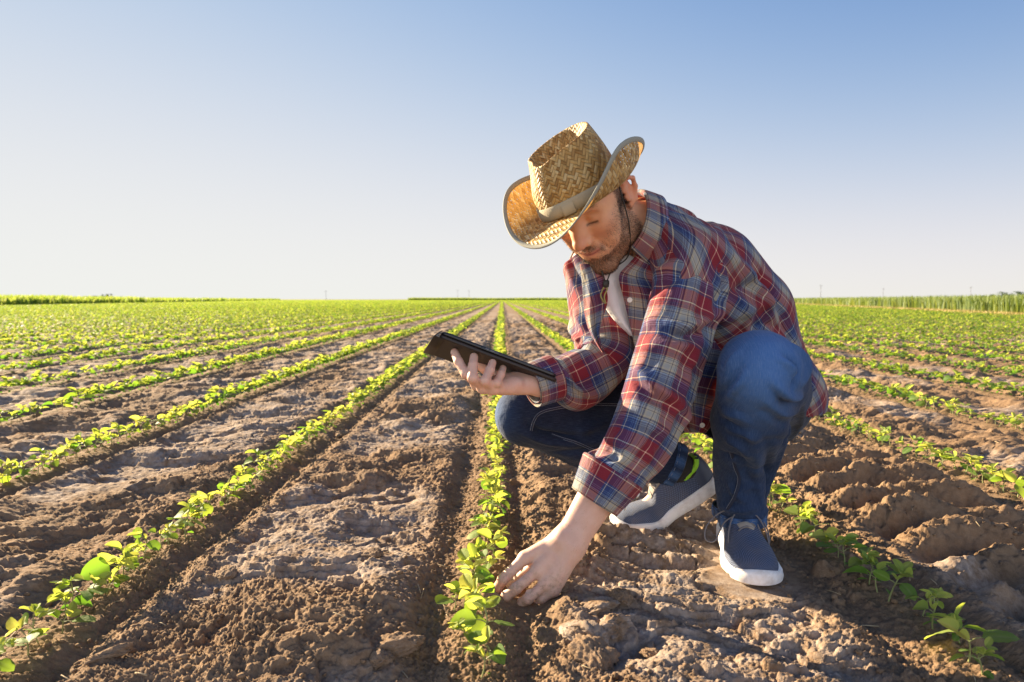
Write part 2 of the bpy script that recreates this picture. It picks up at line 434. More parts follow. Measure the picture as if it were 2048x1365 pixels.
def leaf_blade(base, dirv, up, L, Wd, fold, droop, curl, rs, nu=9, nv=6):
    """One ovate leaf; returns verts, faces, tone, vein."""
    s = np.linspace(0, 1, nu); t = np.linspace(-1, 1, nv if nv % 2 else nv + 1)
    prof = Wd * 0.5 * (4 * s * (1 - s)) ** 0.52 * (1.10 - 0.25 * s)
    prof[0] = Wd * 0.04; prof[-1] = Wd * 0.01
    d = unit(dirv); side = unit(np.cross(d, up)); n = np.cross(side, d)
    S, T = np.meshgrid(s, t, indexing='ij')
    wx = prof[:, None] * T
    z = np.abs(wx) * fold - droop * L * S ** 2 + curl * wx * wx / max(Wd, 1e-4) * 2 + 0.012 * L * np.sin(S * 21 + rs.uniform(0, 6)) * np.abs(T)
    z = z + 0.02 * L * rs.uniform(-1, 1) * T
    P = base + (L * S)[..., None] * d + wx[..., None] * side + z[..., None] * n
    vein = np.exp(-(T * prof[:, None] / 0.0011) ** 2) + 0.5 * np.exp(-(((S * 7 - np.abs(T) * 1.6) % 1 - 0.5) / 0.13) ** 2) * (np.abs(T) < 0.92)
    return P.reshape(-1, 3), grid_faces(len(s), len(t)), vein.ravel()

def seedling(seed, hs=1.0, big=0.5, lo=False):
    """Stem and foliage of one soybean seedling (stem base at the origin)."""
    rs = np.random.RandomState(seed)
    lean = rs.normal(0, 0.12, 2); h = hs * rs.uniform(0.026, 0.042)
    zt = np.linspace(-0.01, h, 6); path = np.stack([lean[0] * zt + 0.002 * np.sin(zt * 90), lean[1] * zt, zt], -1)
    stems = [tube(path, np.linspace(0.0016, 0.0011, 6), 5)]
    top = path[-1]; B = []
    def add(base, ang, elev, L, Wd, fold, droop, tone, pet):
        d = np.array([math.cos(ang) * math.cos(elev), math.sin(ang) * math.cos(elev), math.sin(elev)])
        tip = base + d * pet + np.array([0, 0, pet * 0.25])
        if pet > 0.004: stems.append(tube([base, base + d * pet * 0.5 + [0, 0, pet * 0.22], tip], [0.0010, 0.0009, 0.0008], 4))
        L *= 1.06; Wd *= 1.12; ld = d * 1.0; ld[2] -= rs.uniform(0.0, 0.5)
        ld = unit(ld + rs.normal(0, 0.15, 3))
        up = unit(np.array([0, 0, 1.0]) + rs.normal(0, 0.35, 3))
        v, f, ve = leaf_blade(tip, ld, up, L, Wd, fold, droop, rs.uniform(-0.3, 0.5), rs, 5 if lo else 9, 3 if lo else 7)
        B.append((v, f, np.full(len(v), np.clip(tone + rs.normal(0, 0.08), 0, 1)), ve))
    a0 = rs.uniform(0, math.pi)
    for k in (0, 1):                                                   # cotyledons
        if rs.uniform() < 0.75:
            add(path[2 + rs.randint(2)], a0 + math.pi * k + rs.normal(0, .25), rs.uniform(0, .5), hs * rs.uniform(.014, .02), hs * rs.uniform(.008, .011), 0.1, 0.2, 0.15, 0.004)
    a1 = a0 + math.pi / 2 + rs.normal(0, 0.4)
    for k in (0, 1):                                                   # first pair of round leaves
        L = hs * rs.uniform(.026, .040) * (0.8 + 0.4 * big)
        add(top - [0, 0, h * 0.12], a1 + math.pi * k + rs.normal(0, .25), rs.uniform(0.0, 0.5), L, L * rs.uniform(.7, .86), rs.uniform(.05, .4), rs.uniform(.05, .4), rs.uniform(.25, .62), hs * rs.uniform(.008, .02))
    for rep in range(2 if rs.uniform() < 0.55 else 1):                                                             # young three-part leaf, paler
        ang = a1 + rs.uniform(0.6, 2.4); pet = hs * rs.uniform(.008, .024)
        el = rs.uniform(0.5, 1.2); d = np.array([math.cos(ang) * math.cos(el), math.sin(ang) * math.cos(el), math.sin(el)]); b = top + d * pet
        stems.append(tube([top, (top + b) / 2 + [0, 0, .002], b], [.0011, .001, .0008], 4))
        for q in (-1.2, 0, 1.2):
            L = hs * rs.uniform(.018, .032) * (0.75 + 0.5 * big)
            add(b, ang + q + rs.normal(0, .2), rs.uniform(.2, 1.0), L, L * rs.uniform(.5, .66), rs.uniform(.2, .8), rs.uniform(0, .3), rs.uniform(.68, 1.0), .003)
    if rs.uniform() < 0.6:
        for q in (0, 2.6):
            L = hs * rs.uniform(.010, .018); add(top, a1 + q, 1.1, L, L * .5, .9, .1, .95, .003)
    sv, sf, _ = join_np(stems)
    n = 0; V = []; Fs = []; tone = []; vein = []
    for v, f, to, ve in B:
        V.append(v); Fs.append(f + n); n += len(v); tone.append(to); vein.append(ve)
    return sv, sf, np.concatenate(V), np.concatenate(Fs), np.concatenate(tone), np.concatenate(vein)

def build_plants():
    rs = np.random.RandomState(21)
    protos = []
    for k in range(16):
        sv, sf, lv, lf, to, ve = seedling(300 + k, 1.0, k / 15.0)
        protos.append((mesh_np("stem", sv, sf), mesh_np("foliage", lv, lf, attrs={"tone": to, "vein": ve})))
        protos[-1][0].materials.append(STEM); protos[-1][1].materials.append(LEAF)
    spots = []
    for k in range(-6, 7):
        y = 0.87 + rs.uniform(0, 0.03)
        while y < 6.2:
            dy = rs.uniform(0.027, 0.048)
            if k == 1 and y < 2.2: dy = rs.uniform(0.032, 0.056)
            if rs.uniform() < 0.035 and y > 1.5: dy += 0.07
            y += dy
            x = row_x(k) + rs.normal(0, 0.010) - (0.022 if k == 0 and 1.08 < y < 1.31 else 0)
            if abs(x / y) > 0.80: continue
            # nothing grows under the man's shoes
            if abs(y - 1.6) < 0.12 and 0.22 < x < 0.58: continue
            spots.append((k, x, y))
    spots.sort(key=lambda s: s[2])
    near, far = [], []
    for s in spots:
        (near if len(near) < 300 else far).append(s)
    rname = {-3: "third row left of the middle", -2: "second row left of the middle", -1: "first row left of the middle",
             0: "middle row", 1: "row beside the near shoe", 2: "second row right of the man", 3: "third row right of the man"}
    order = ["nearest", "second nearest", "third nearest", "fourth nearest", "fifth nearest", "sixth nearest", "seventh nearest", "eighth nearest", "ninth nearest", "tenth nearest"]
    cnt = {}; touched = []
    for (k, x, y) in near:
        c = cnt.get(k, 0); cnt[k] = c + 1
        sm, fm = protos[rs.randint(16)]
        sc = rs.uniform(0.72, 1.04) * (0.95 if k == 0 else 1.0)
        z = float(ground_h(x, y))
        zone = "beyond the man" if y > 1.9 else ("level with the man" if y > 1.2 else "near the bottom edge")
        if abs(k) <= 3 and c < 10:
            lab = "%s soybean seedling to the camera in the %s" % (order[c], rname[k])
        else:
            lab = "small soybean seedling in the %s, %s" % (rname.get(k, "outer rows"), zone)
        if k == 0 and y > 1.185 and not touched: touched.append(1); lab = "soybean seedling touched by the man's fingertips in the middle row"
        e = put("soybean_seedling", None, label=lab, cat="seedling", group="soybean seedlings " + ("in the " + rname[k] if k in rname else "in the outer rows"), loc=(x, y, z), rot=(rs.normal(0, .1), rs.normal(0, .1), rs.uniform(0, 6.28)))
        e.scale = (sc, sc, sc); e.empty_display_size = 0.02
        put("stem", sm, parent=e); put("foliage", fm, parent=e)
    # the rest of the field reads as rows: one mass, thinner geometry the farther it stands
    lows = []
    for k in range(10):
        sv, sf, lv, lf, to, ve = seedling(500 + k, 1.0, k / 9.0, lo=True); lows.append((lv, lf, to, ve))
    Vs, Fs, Ts, n = [], [], [], 0
    def drop(x, y, sc, pr):
        nonlocal n
        lv, lf, to, ve = pr; a = rs.uniform(0, 6.28); c, s = math.cos(a), math.sin(a)
        p = lv * sc; p = np.stack([p[:, 0] * c - p[:, 1] * s + x, p[:, 0] * s + p[:, 1] * c + y, p[:, 2] + (float(ground_h(x, y, False)) if y < 9 else 0)], -1)
        Vs.append(p.astype(np.float32)); Fs.append(lf + n); Ts.append(to); n += len(p)
    for k, x, y in far: drop(x, y, rs.uniform(1.0, 1.35), lows[rs.randint(10)])
    for k in range(-12, 13):
        y = 6.2 if abs(k) <= 6 else max(2.4, abs(row_x(k)) / 1.4)
        while y < 9.5:
            drop(row_x(k) + rs.normal(0, .012), y, rs.uniform(1.15, 1.5), lows[rs.randint(10)])
            y += rs.uniform(0.034, 0.055)
    # beyond 26 m only tufts of a few leaves
    def tuft(x, y, s):
        m = len(x); nl = 9
        bx = np.repeat(x, nl) + rs.normal(0, .021, m * nl) * np.repeat(s, nl); by = np.repeat(y, nl) + rs.normal(0, .03, m * nl) * np.repeat(s, nl)
        bz = rs.uniform(.02, .085, m * nl); sz = rs.uniform(.014, .025, m * nl) * np.repeat(s, nl)
        a = rs.uniform(0, 6.28, m * nl); el = rs.uniform(-.4, .9, m * nl)
        d = np.stack([np.cos(a) * np.cos(el), np.sin(a) * np.cos(el), np.sin(el)], -1); sd = np.stack([-np.sin(a), np.cos(a), rs.uniform(-.4, .4, m * nl)], -1)
        c = np.stack([bx, by, bz], -1)
        q = np.stack([c - d * sz[:, None], c + sd * sz[:, None] * .8, c + d * sz[:, None], c - sd * sz[:, None] * .8], 1)
        return q.reshape(-1, 3), np.arange(m * nl * 4).reshape(-1, 4), np.repeat(rs.uniform(.3, 1, m * nl), 4)
    xs, yy, ss = [], [], []
    for k in range(-140, 141):
        y = max(9.5 if abs(k) <= 12 else 2.4, abs(row_x(k)) / 1.4)
        while y < 330:
            if not (k > 0 and row_x(k) > 16.8 + 0.30 * (y - 22)) and not (row_x(k) < -41 - (y - 56) * 0.26):
                xs.append(row_x(k) + rs.normal(0, .012)); yy.append(y); ss.append(1.0 + y / 50.0)
            y += 0.034 * (1 + y / 20.0) * rs.uniform(.7, 1.3)
    tv, tf, tt = tuft(np.array(xs), np.array(yy), np.array(ss))
    Vs.append(tv); Fs.append(tf + n); Ts.append(tt)
    V = np.concatenate(Vs); T = np.concatenate(Ts)
    me = mesh_np("soybean_rows", V, np.concatenate(Fs), attrs={"tone": T, "vein": np.zeros(len(T))})
    put("soybean_rows", me, LEAF, kind="stuff", label="rows of young soybean plants running to the horizon")
build_plants()
# ------------------------------------------------------------------ neighbouring fields, far crop line, poles
def blade_field(name, label, pts, hs, wid, c0, c1, base_tan, seed, lean=0.25, trans=0.4):
    """Upright tapering blades standing at pts (n,2)."""
    rs = np.random.RandomState(seed); n = len(pts)
    a = rs.uniform(0, 6.28, n); w = wid * rs.uniform(.7, 1.3, n); lx = rs.normal(0, lean, n); ly = rs.normal(0, lean, n)
    sd = np.stack([np.cos(a), np.sin(a), np.zeros(n)], -1); b = np.concatenate([pts, np.zeros((n, 1))], 1)
    lv = []
    for t, ww in ((0, .8), (.5, 1.0), (1.0, .12)):
        c = b + np.stack([lx * hs * t * t, ly * hs * t * t, hs * t], -1)
        lv += [c - sd * (w * ww)[:, None], c + sd * (w * ww)[:, None]]
    V = np.stack(lv, 1).reshape(-1, 3); i = np.arange(n)[:, None] * 6
    F = np.concatenate([i + np.array([[0, 1, 3, 2]]), i + np.array([[2, 3, 5, 4]])])
    hgt = np.tile(np.array([0, 0, .5, .5, 1, 1.0]), n); tone = np.repeat(rs.uniform(size=n), 6)
    m = NT(name); t = m.attr("tone"); hh = m.attr("hgt")
    col = m.mix(t, c0, c1); col = m.mix(m.ramp(hh, [(0.0, 1.0), (base_tan, 0.0)]), col, (0.42, 0.30, 0.12)) if base_tan > 0 else col
    m.p(Base_Color=col, Roughness=0.6)
    tr = m.n("ShaderNodeBsdfTranslucent", {"Color": m.mix(t, (0.28, 0.42, 0.04), (0.5, 0.55, 0.1))})
    mx = m.n("ShaderNodeMixShader", {0: trans, 1: m.b.outputs[0], 2: tr.outputs[0]}); m.t.links.new(mx.outputs[0], m.out.inputs[0])
    return put(name, mesh_np(name, V, F, smooth=False, attrs={"tone": tone, "hgt": hgt}), m.m, kind="stuff", label=label)
def build_far():
    rs = np.random.RandomState(8)
    # wheat to the right: its edge runs from (17.6, 23) away to the far right
    n = 52000; t = rs.uniform(0, 1, n) ** 2.2; dep = rs.uniform(0, 1, n) ** 1.6
    y = 16 + t * 190; ex = 17.4 + (y - 22) * 0.30
    x = ex + dep * (3 + y * 0.5)
    p = np.stack([x, y], -1)
    blade_field("wheat_crop", "tall green wheat standing along the right edge of the soybean field", p, 0.66 * (0.85 + 0.3 * rs.uniform(size=n)), 0.010 * (1 + y / 26), (0.045, 0.095, 0.018), (0.13, 0.18, 0.035), 0.22, 3, 0.12, 0.22)
    n = 26000; y = 15 + rs.uniform(0, 1, n) ** 2.0 * 170; x = 16.6 + (y - 22) * 0.30 - rs.uniform(0, 1, n) * (0.5 + y * .02) + .4
    blade_field("dry_grass_edge", "low dry yellow grass along the foot of the green wheat", np.stack([x, y], -1), 0.05 + 0.08 * rs.uniform(size=n), 0.010 * (1 + y / 26), (0.34, 0.25, 0.08), (0.48, 0.36, 0.12), 0, 9, 0.4, 0.1)
    # its canopy farther out
    ys = np.concatenate([np.linspace(18, 200, 60), np.linspace(230, 4000, 20)]); nx = 26
    X = (19.0 + (ys - 22) * 0.30)[:, None] + np.linspace(0, 1, nx)[None, :] ** 2 * (ys * 1.2 + 30)[:, None]
    Y = np.repeat(ys[:, None], nx, 1); Z = 0.56 + 0.05 * vnoise(X * 3, Y * 3, 7); Z[:, 0] = 0.05
    mt = NT("wheat_canopy_green"); ps = mt.n("ShaderNodeNewGeometry").outputs[0]
    mt.p(Base_Color=mt.ramp(mt.noise(1.2, ps, 5, .7), [(0.3, (0.07, 0.12, 0.025)), (0.7, (0.14, 0.19, 0.04))]), Roughness=0.8, Normal=mt.bump(mt.noise(14, ps, 3), 1.0, 0.1))
    put("wheat_canopy", mesh_np("wheat_canopy", np.stack([X, Y, Z], -1).reshape(-1, 3), grid_faces(len(ys), nx)), mt.m, kind="stuff", label="level top of the green wheat field reaching back to the horizon at right")
    # grass field to the left
    n = 26000; y = 45 + rs.uniform(0, 1, n) ** 1.8 * 320; ex = -40.5 - (y - 56) * 0.25
    x = ex - rs.uniform(0, 1, n) ** 1.7 * (6 + 0.25 * y)
    blade_field("grass_strip", "bright green grass strip along the left edge of the soybean field", np.stack([x, y], -1), (0.55 + 0.36 * rs.uniform(size=n)) * (1 + 0.5 * vnoise(x * .2, y * .2, 4)), 0.030 * (1 + y / 40), (0.07, 0.17, 0.015), (0.24, 0.32, 0.03), 0, 4, 0.3)
    # far dark crop line behind the middle rows: a strip of bushy plants
    n = 16000; x = rs.uniform(-46, 60, n); y = 335 + rs.uniform(0, 14, n)
    blade_field("far_crop_line", "dark green line of taller crop closing the far end of the rows", np.stack([x, y], -1), (0.9 + 0.5 * rs.uniform(size=n)) * (1 + 0.25 * vnoise(x * .1, y * .1, 5)), np.full(n, 0.16), (0.05, 0.11, 0.03), (0.10, 0.17, 0.05), 0, 6, 0.3)
    wood = simple_mat("weathered_pole", (0.20, 0.19, 0.19), 0.8)
    def pole(px, Y, top, arm, lab):
        x = W(px, 600, Y)[0]; e = put("utility_pole", None, label=lab, cat="utility pole", group="utility poles on the horizon", loc=(x, Y, 0))
        put("pole", mesh_np("pole", *tube([(0, 0, -.2), (0, 0, top * .5), (0, 0, top)], [.16, .14, .1], 8, True)), wood, e)
        put("crossarm", mesh_np("crossarm", *tube([(-arm, 0, top * .93), (0, 0, top * .935), (arm, 0, top * .93)], [.08, .09, .08], 6, True)), wood, e)
        v, f, _ = join_np([tube([(q, 0, top * .93), (q, 0, top * .93 + .18), (q, 0, top * .93 + .3)], [.05, .07, .04], 6, True) for q in (-arm * .9, -arm * .3, arm * .3, arm * .9)])
        put("insulators", mesh_np("insulators", v, f), wood, e)
    pole(1641, 420, 9.5, 1.1, "tallest utility pole on the right horizon, nearest to the man's back")
    pole(1766, 520, 9.0, 1.1, "utility pole between the tall one and the right-hand trees")
    pole(1941, 430, 8.5, 1.0, "utility pole just left of the trees at the right edge")
    pole(652, 560, 7.5, 1.1, "small utility pole on the left horizon")
    pole(915, 640, 9.5, 1.2, "faint far utility pole left of the man's hat, first of two")
    pole(938, 640, 9.0, 1.2, "faint far utility pole left of the man's hat, nearer to him")
    bark = simple_mat("far_bark", (0.12, 0.09, 0.06), 0.9)
    lf = NT("far_tree_leaf"); lf.p(Base_Color=lf.ramp(lf.attr("tone"), [(0, (0.05, 0.09, 0.035)), (1, (0.11, 0.16, 0.06))]), Roughness=0.7)
    def tree(px, Y, h, wd, lab, seed):
        r = np.random.RandomState(seed); x = W(px, 600, Y)[0]
        e = put("tree", None, label=lab, cat="tree", group="small trees on the horizon", loc=(x, Y, 0))
        put("trunk", mesh_np("trunk", *tube([(0, 0, -.2), (.1, 0, h * .4), (0, .1, h * .85)], [.16, .12, .04], 6, True)), bark, e)
        m = 700; cl = r.normal(0, 1, (14, 3)) * [wd * .32, wd * .32, h * .2] + [0, 0, h * .6]
        c = cl[r.randint(0, 14, m)] + r.normal(0, 1, (m, 3)) * [wd * .12, wd * .12, h * .09]; c[:, 2] = np.clip(c[:, 2], h * .08, h)
        a = r.normal(size=(m, 3)); b = np.cross(a, r.normal(size=(m, 3))); a /= np.linalg.norm(a, axis=1)[:, None]; b /= np.linalg.norm(b, axis=1)[:, None]; s = .28
        V = np.stack([c - a * s, c + b * s * .7, c + a * s, c - b * s * .7], 1).reshape(-1, 3)
        put("crown", mesh_np("crown", V, np.arange(m * 4).reshape(-1, 4), smooth=False, attrs={"tone": np.repeat(r.uniform(size=m), 4)}), lf.m, e)
    tree(2010, 380, 4.6, 5.5, "round green tree at the right edge of the horizon", 1)
    tree(2040, 380, 4.8, 6.0, "green tree cut by the right edge of the photo", 2)
    tree(1985, 400, 3.4, 3.5, "low bush left of the trees on the right horizon", 3)
    tree(1960, 400, 2.6, 2.4, "smallest bush left of the low bush on the right horizon", 6)
    tree(215, 420, 3.6, 3.0, "small dark tree on the left horizon", 4)
    tree(190, 420, 2.4, 4.0, "low dark bush left of the small tree on the left horizon", 5)
build_far()
# ------------------------------------------------------------------ the man: skeleton (metres), one distance field for the body
class SDF:
    """Smoothly joined tapered limbs and ellipsoids."""
    def __init__(self): self.p = []
    def cone(self, a, b, ra, rb, k=0.02): self.p.append(('c', np.array(a, float), np.array(b, float), ra, rb, k)); return self
    def chain(self, pts, rs, k=0.01):
        for i in range(len(pts) - 1): self.cone(pts[i], pts[i + 1], rs[i], rs[i + 1], k if i else k)
        return self
    def ell(self, c, r, M=None, k=0.02, sub=False): self.p.append(('e', np.array(c, float), np.array(r, float), np.eye(3) if M is None else np.asarray(M, float), sub, k)); return self
    def cut(self, a, b, ra, rb, k=0.005): self.p.append(('x', np.array(a, float), np.array(b, float), ra, rb, k)); return self
    @staticmethod
    def _cone(P, a, b, ra, rb):
        ab = b - a; q = P - a; t = np.clip((q @ ab) / max(ab @ ab, 1e-12), 0, 1)
        return np.linalg.norm(q - t[..., None] * ab, axis=-1) - (ra + (rb - ra) * t)
    def bounds(self, pr):
        if pr[0] in 'cx': m = max(pr[3], pr[4]) + pr[5]; return np.minimum(pr[1], pr[2]) - m, np.maximum(pr[1], pr[2]) + m
        m = pr[2].max() + pr[5]; return pr[1] - m, pr[1] + m
    def __call__(self, P, pad=0.03):
        P = np.asarray(P, float); lo = P.reshape(-1, 3).min(0) - pad; hi = P.reshape(-1, 3).max(0) + pad
        d = np.full(P.shape[:-1], 0.5)
        for pr in self.p:
            bl, bh = self.bounds(pr)
            if (bl > hi).any() or (bh < lo).any(): continue
            if pr[0] in 'cx': e = self._cone(P, pr[1], pr[2], pr[3], pr[4])
            else:
                q = (P - pr[1]) @ pr[3].T / pr[2]; k0 = np.linalg.norm(q, axis=-1); k1 = np.linalg.norm(q / pr[2], axis=-1)
                e = k0 * (k0 - 1) / np.maximum(k1, 1e-9)
            k = pr[5]; sub = pr[0] == 'x' or (pr[0] == 'e' and pr[4])
            if sub: h = np.clip(0.5 - 0.5 * (d + e) / k, 0, 1); d = d + (-e - d) * h + k * h * (1 - h)
            else: h = np.clip(0.5 + 0.5 * (d - e) / k, 0, 1); d = d + (e - d) * h - k * h * (1 - h)
        return d
    def grad(self, P, e=1e-3):
        g = np.stack([self(P + np.eye(3)[i] * e) - self(P - np.eye(3)[i] * e) for i in range(3)], -1)
        return g / (np.linalg.norm(g, axis=-1, keepdims=True) + 1e-9)

def surface_nets(f, lo, hi, h):
    """Mesh the zero set of f in a box, cell size h."""
    lo = np.asarray(lo, float); n = np.ceil((np.asarray(hi) - lo) / h).astype(int) + 1
    ax = [lo[i] + h * np.arange(n[i]) for i in range(3)]
    B = 24; D = np.full(n, 1.0)
    for i in range(0, n[0], B):
        for j in range(0, n[1], B):
            for k in range(0, n[2], B):
                sl = (slice(i, i + B), slice(j, j + B), slice(k, k + B))
                c = np.array([[ax[0][sl[0]].mean(), ax[1][sl[1]].mean(), ax[2][sl[2]].mean()]])
                dc = f(c, pad=B * h)[0]
                if abs(dc) > B * h * 1.35: D[sl] = dc; continue
                D[sl] = f(np.stack(np.meshgrid(ax[0][sl[0]], ax[1][sl[1]], ax[2][sl[2]], indexing='ij'), -1))
    S = D < 0; m = [x - 1 for x in n]
    acc = np.zeros((*m, 3)); cnt = np.zeros(m)
    corners = [(a, b, c) for a in (0, 1) for b in (0, 1) for c in (0, 1)]
    sl = lambda o: tuple(slice(o[i], o[i] + m[i]) for i in range(3))
    for o in corners:
        for axis in range(3):
            if o[axis]: continue
            o2 = list(o); o2[axis] = 1
            d0, d1 = D[sl(o)], D[sl(o2)]; cr = (d0 < 0) != (d1 < 0)
            t = np.where(cr, d0 / np.where(cr, d0 - d1, 1), 0)
            for q in range(3): acc[..., q] += np.where(cr, o[q] + (t if q == axis else 0), 0)
            cnt += cr
    on = cnt > 0; idx = np.full(m, -1); idx[on] = np.arange(on.sum())
    ii = np.argwhere(on); V = lo + h * (ii + acc[on] / cnt[on][:, None])
    F = []
    for axis in range(3):
        b, c = (axis + 1) % 3, (axis + 2) % 3
        s0 = [slice(1, n[q] - 1) for q in range(3)]; s1 = list(s0); s0[axis] = slice(0, n[axis] - 1); s1[axis] = slice(1, n[axis])
        A, Bq = S[tuple(s0)], S[tuple(s1)]
        for flip in (0, 1):
            e = np.argwhere((A & ~Bq) if not flip else (~A & Bq))
            if len(e) == 0: continue
            off = np.ones(3, int); off[axis] = 0; e = e + off
            def g(db, dc): q = e.copy(); q[:, b] -= db; q[:, c] -= dc; return idx[q[:, 0], q[:, 1], q[:, 2]]
            quad = np.stack([g(1, 1), g(0, 1), g(0, 0), g(1, 0)], 1)
            F.append(quad[:, ::-1] if flip else quad)
    return V, np.concatenate(F)

A3 = lambda *v: np.array(v, float)
J = dict(
    l_toe=A3(0.474, 1.275, 0.0), l_heel=A3(0.523, 1.535, 0.0), l_ankle=A3(0.520, 1.490, 0.10), l_knee=A3(0.478, 1.255, 0.407), l_hip=A3(0.652, 1.60, 0.306),
    r_toe=A3(0.259, 1.60, 0.0), r_ankle=A3(0.448, 1.60, 0.130), r_knee=A3(0.054, 1.62, 0.262), r_hip=A3(0.48, 1.70, 0.31),
    l_sh=A3(0.392, 1.39, 0.622), r_sh=A3(0.210, 1.66, 0.628), neck=A3(0.318, 1.50, 0.690))
J['l_elb'] = W(1300, 820, 1.275); J['l_wri'] = W(1137, 1088, 1.232)
J['r_elb'] = W(1222, 716, 1.575); J['r_wri'] = W(1082, 765, 1.435)
SPINE = [A3(0.590, 1.645, 0.290), A3(0.580, 1.625, 0.395), A3(0.535, 1.590, 0.510), A3(0.450, 1.55, 0.605), A3(0.345, 1.51, 0.665)]
# head frame: looking down at the row, turned a little towards the camera
HF = unit([-0.368, -0.636, -0.679]); HL = np.array([0.805, -0.583, 0.110]); HL = unit(HL - HF * (HL @ HF)); HU = np.cross(HF, HL)
HC = A3(0.192, 1.44, 0.738)
HM = np.stack([HF, HL, HU])                   # rows: forward, left, up
def hp(f, l, u): return HC + f * HF + l * HL + u * HU

def head_sdf():
    s = SDF()
    E = lambda c, r, k=0.02, sub=False, M=None: s.ell(hp(*c), r, HM if M is None else M @ HM, k, sub)
    E((0.000, 0, 0.038), (0.096, 0.077, 0.068))
    E((0.040, 0, 0.030), (0.058, 0.068, 0.060))
    E((0.036, 0, -0.030), (0.056, 0.057, 0.075), 0.03)
    for q in (1, -1):
        s.cone(hp(0.008, 0.056 * q, -0.045), hp(0.020, 0.053 * q, -0.075), 0.016, 0.016, 0.03)
        s.cone(hp(0.016, 0.052 * q, -0.072), hp(0.070, 0.017 * q, -0.107), 0.0165, 0.014, 0.02)
        E((0.062, 0.043 * q, -0.002), (0.026, 0.022, 0.020), 0.022)
        E((0.048, 0.045 * q, -0.040), (0.030, 0.017, 0.032), 0.02)
        s.cone(hp(0.090, 0.010 * q, 0.044), hp(0.072, 0.045 * q, 0.044), 0.0095, 0.0095, 0.016)
    E((0.033, 0, -0.070), (0.052, 0.047, 0.040), 0.02)
    E((0.077, 0, -0.104), (0.0155, 0.021, 0.0145), 0.02)
    E((0.076, 0, -0.055), (0.024, 0.029, 0.028), 0.02)
    for q in (1, -1): E((0.096, 0.034 * q, 0.026), (0.019, 0.017, 0.0125), 0.012, True)
    s.cone(hp(0.089, 0, 0.034), hp(0.1165, 0, -0.010), 0.0090, 0.0110, 0.012)
    E((0.1190, 0, -0.0145), (0.0120, 0.0125, 0.0100), 0.008)
    for q in (1, -1):
        E((0.0990, 0.0085 * q, -0.0040), (0.0130, 0.0095, 0.0160), 0.012)
        E((0.1030, 0.0140 * q, -0.0185), (0.0130, 0.0078, 0.0092), 0.006)
        E((0.0745, 0.0325 * q, 0.0235), (0.0150, 0.0170, 0.0135), 0.007)             # closed lid over the eye
        s.cut(hp(0.0885, 0.046 * q, 0.0130), hp(0.0905, 0.024 * q, 0.0115), 0.0016, 0.0012, 0.003)
        s.cut(hp(0.0850, 0.049 * q, 0.0280), hp(0.0895, 0.022 * q, 0.0335), 0.0016, 0.0014, 0.003)
        s.cut(hp(0.0765, 0.0500 * q, 0.0100), hp(0.0700, 0.0580 * q, 0.0030), 0.0008, 0.0006, 0.004)
        s.cut(hp(0.0780, 0.0500 * q, 0.0150), hp(0.0700, 0.0590 * q, 0.0160), 0.0008, 0.0006, 0.004)   # lid crease
        s.cone(hp(0.0800, 0.047 * q, 0.0085), hp(0.0875, 0.022 * q, 0.0050), 0.0042, 0.0042, 0.006)  # lower lid bag
        E((0.110, 0.0068 * q, -0.0305), (0.0050, 0.0030, 0.0035), 0.003, True)
        # nasolabial fold and smile corner
        s.cut(hp(0.0955, 0.0225 * q, -0.018), hp(0.0850, 0.0345 * q, -0.052), 0.0012, 0.0015, 0.007)
        s.cone(hp(0.098, 0.006 * q, -0.0475), hp(0.0905, 0.023 * q, -0.0475), 0.0052, 0.003, 0.004)  # lips
        s.cone(hp(0.0965, 0.003 * q, -0.0580), hp(0.0895, 0.021 * q, -0.0515), 0.0062, 0.003, 0.004)
        s.cut(hp(0.1055, 0.0, -0.0525), hp(0.0945, 0.0265 * q, -0.0475), 0.0008, 0.0010, 0.0025)
        # ear: rim, lobe and bowl
        c = [(-0.004, 0.0745, -0.020), (-0.016, 0.0825, -0.016), (-0.026, 0.090, 0.006), (-0.025, 0.0925, 0.026), (-0.012, 0.0895, 0.038), (0.002, 0.0805, 0.033), (0.005, 0.0755, 0.018)]
        s.chain([hp(a, b * q, d) for a, b, d in c], [0.0065, 0.0060, 0.0048, 0.0044, 0.0044, 0.0040, 0.0036], 0.004)
        E((-0.011, 0.079 * q, 0.008), (0.016, 0.0065, 0.026), 0.006)
        E((-0.008, 0.0875 * q, 0.006), (0.0085, 0.0065, 0.013), 0.004, True)
        s.cone(hp(0.004, 0.0755 * q, 0.004), hp(0.003, 0.0775 * q, -0.004), 0.0042, 0.0042, 0.004)
    s.cut(hp(0.098, 0, -0.073), hp(0.098, 0, -0.073), 0.004, 0.004, 0.012)
    # neck
    s.cone(hp(-0.020, 0, -0.035), J['neck'] + A3(0.012, 0.010, -0.03), 0.056, 0.064, 0.03)
    return s

def finger(s, pts, r0, r1, k=0.006):
    n = len(pts); rs = np.linspace(r0, r1, n)
    for i in range(n - 1):
        s.cone(pts[i], pts[i + 1], rs[i] * (1.04 if i else 1.0), rs[i + 1] * 1.02, k if i == 0 else 0.004)

LF = dict(  # left hand, fingers reaching into the soil
    index=[W(1050, 1116, 1.236), W(1006, 1159, 1.224), W(995, 1177, 1.232), W(987, 1191, 1.244)],
    middle=[W(1076, 1141, 1.216), W(1032, 1177, 1.205), W(1013, 1192, 1.208), W(1004, 1201, 1.222)],
    ring=[W(1093, 1166, 1.206), W(1056, 1198, 1.197), W(1044, 1205, 1.205), W(1037, 1210, 1.216)],
    pinky=[W(1108, 1181, 1.206), W(1084, 1198, 1.204), W(1072, 1204, 1.212), W(1064, 1206, 1.222)],
    thumb=[W(1100, 1100, 1.262), W(1062, 1140, 1.272), W(1024, 1172, 1.268), W(998, 1190, 1.258)])
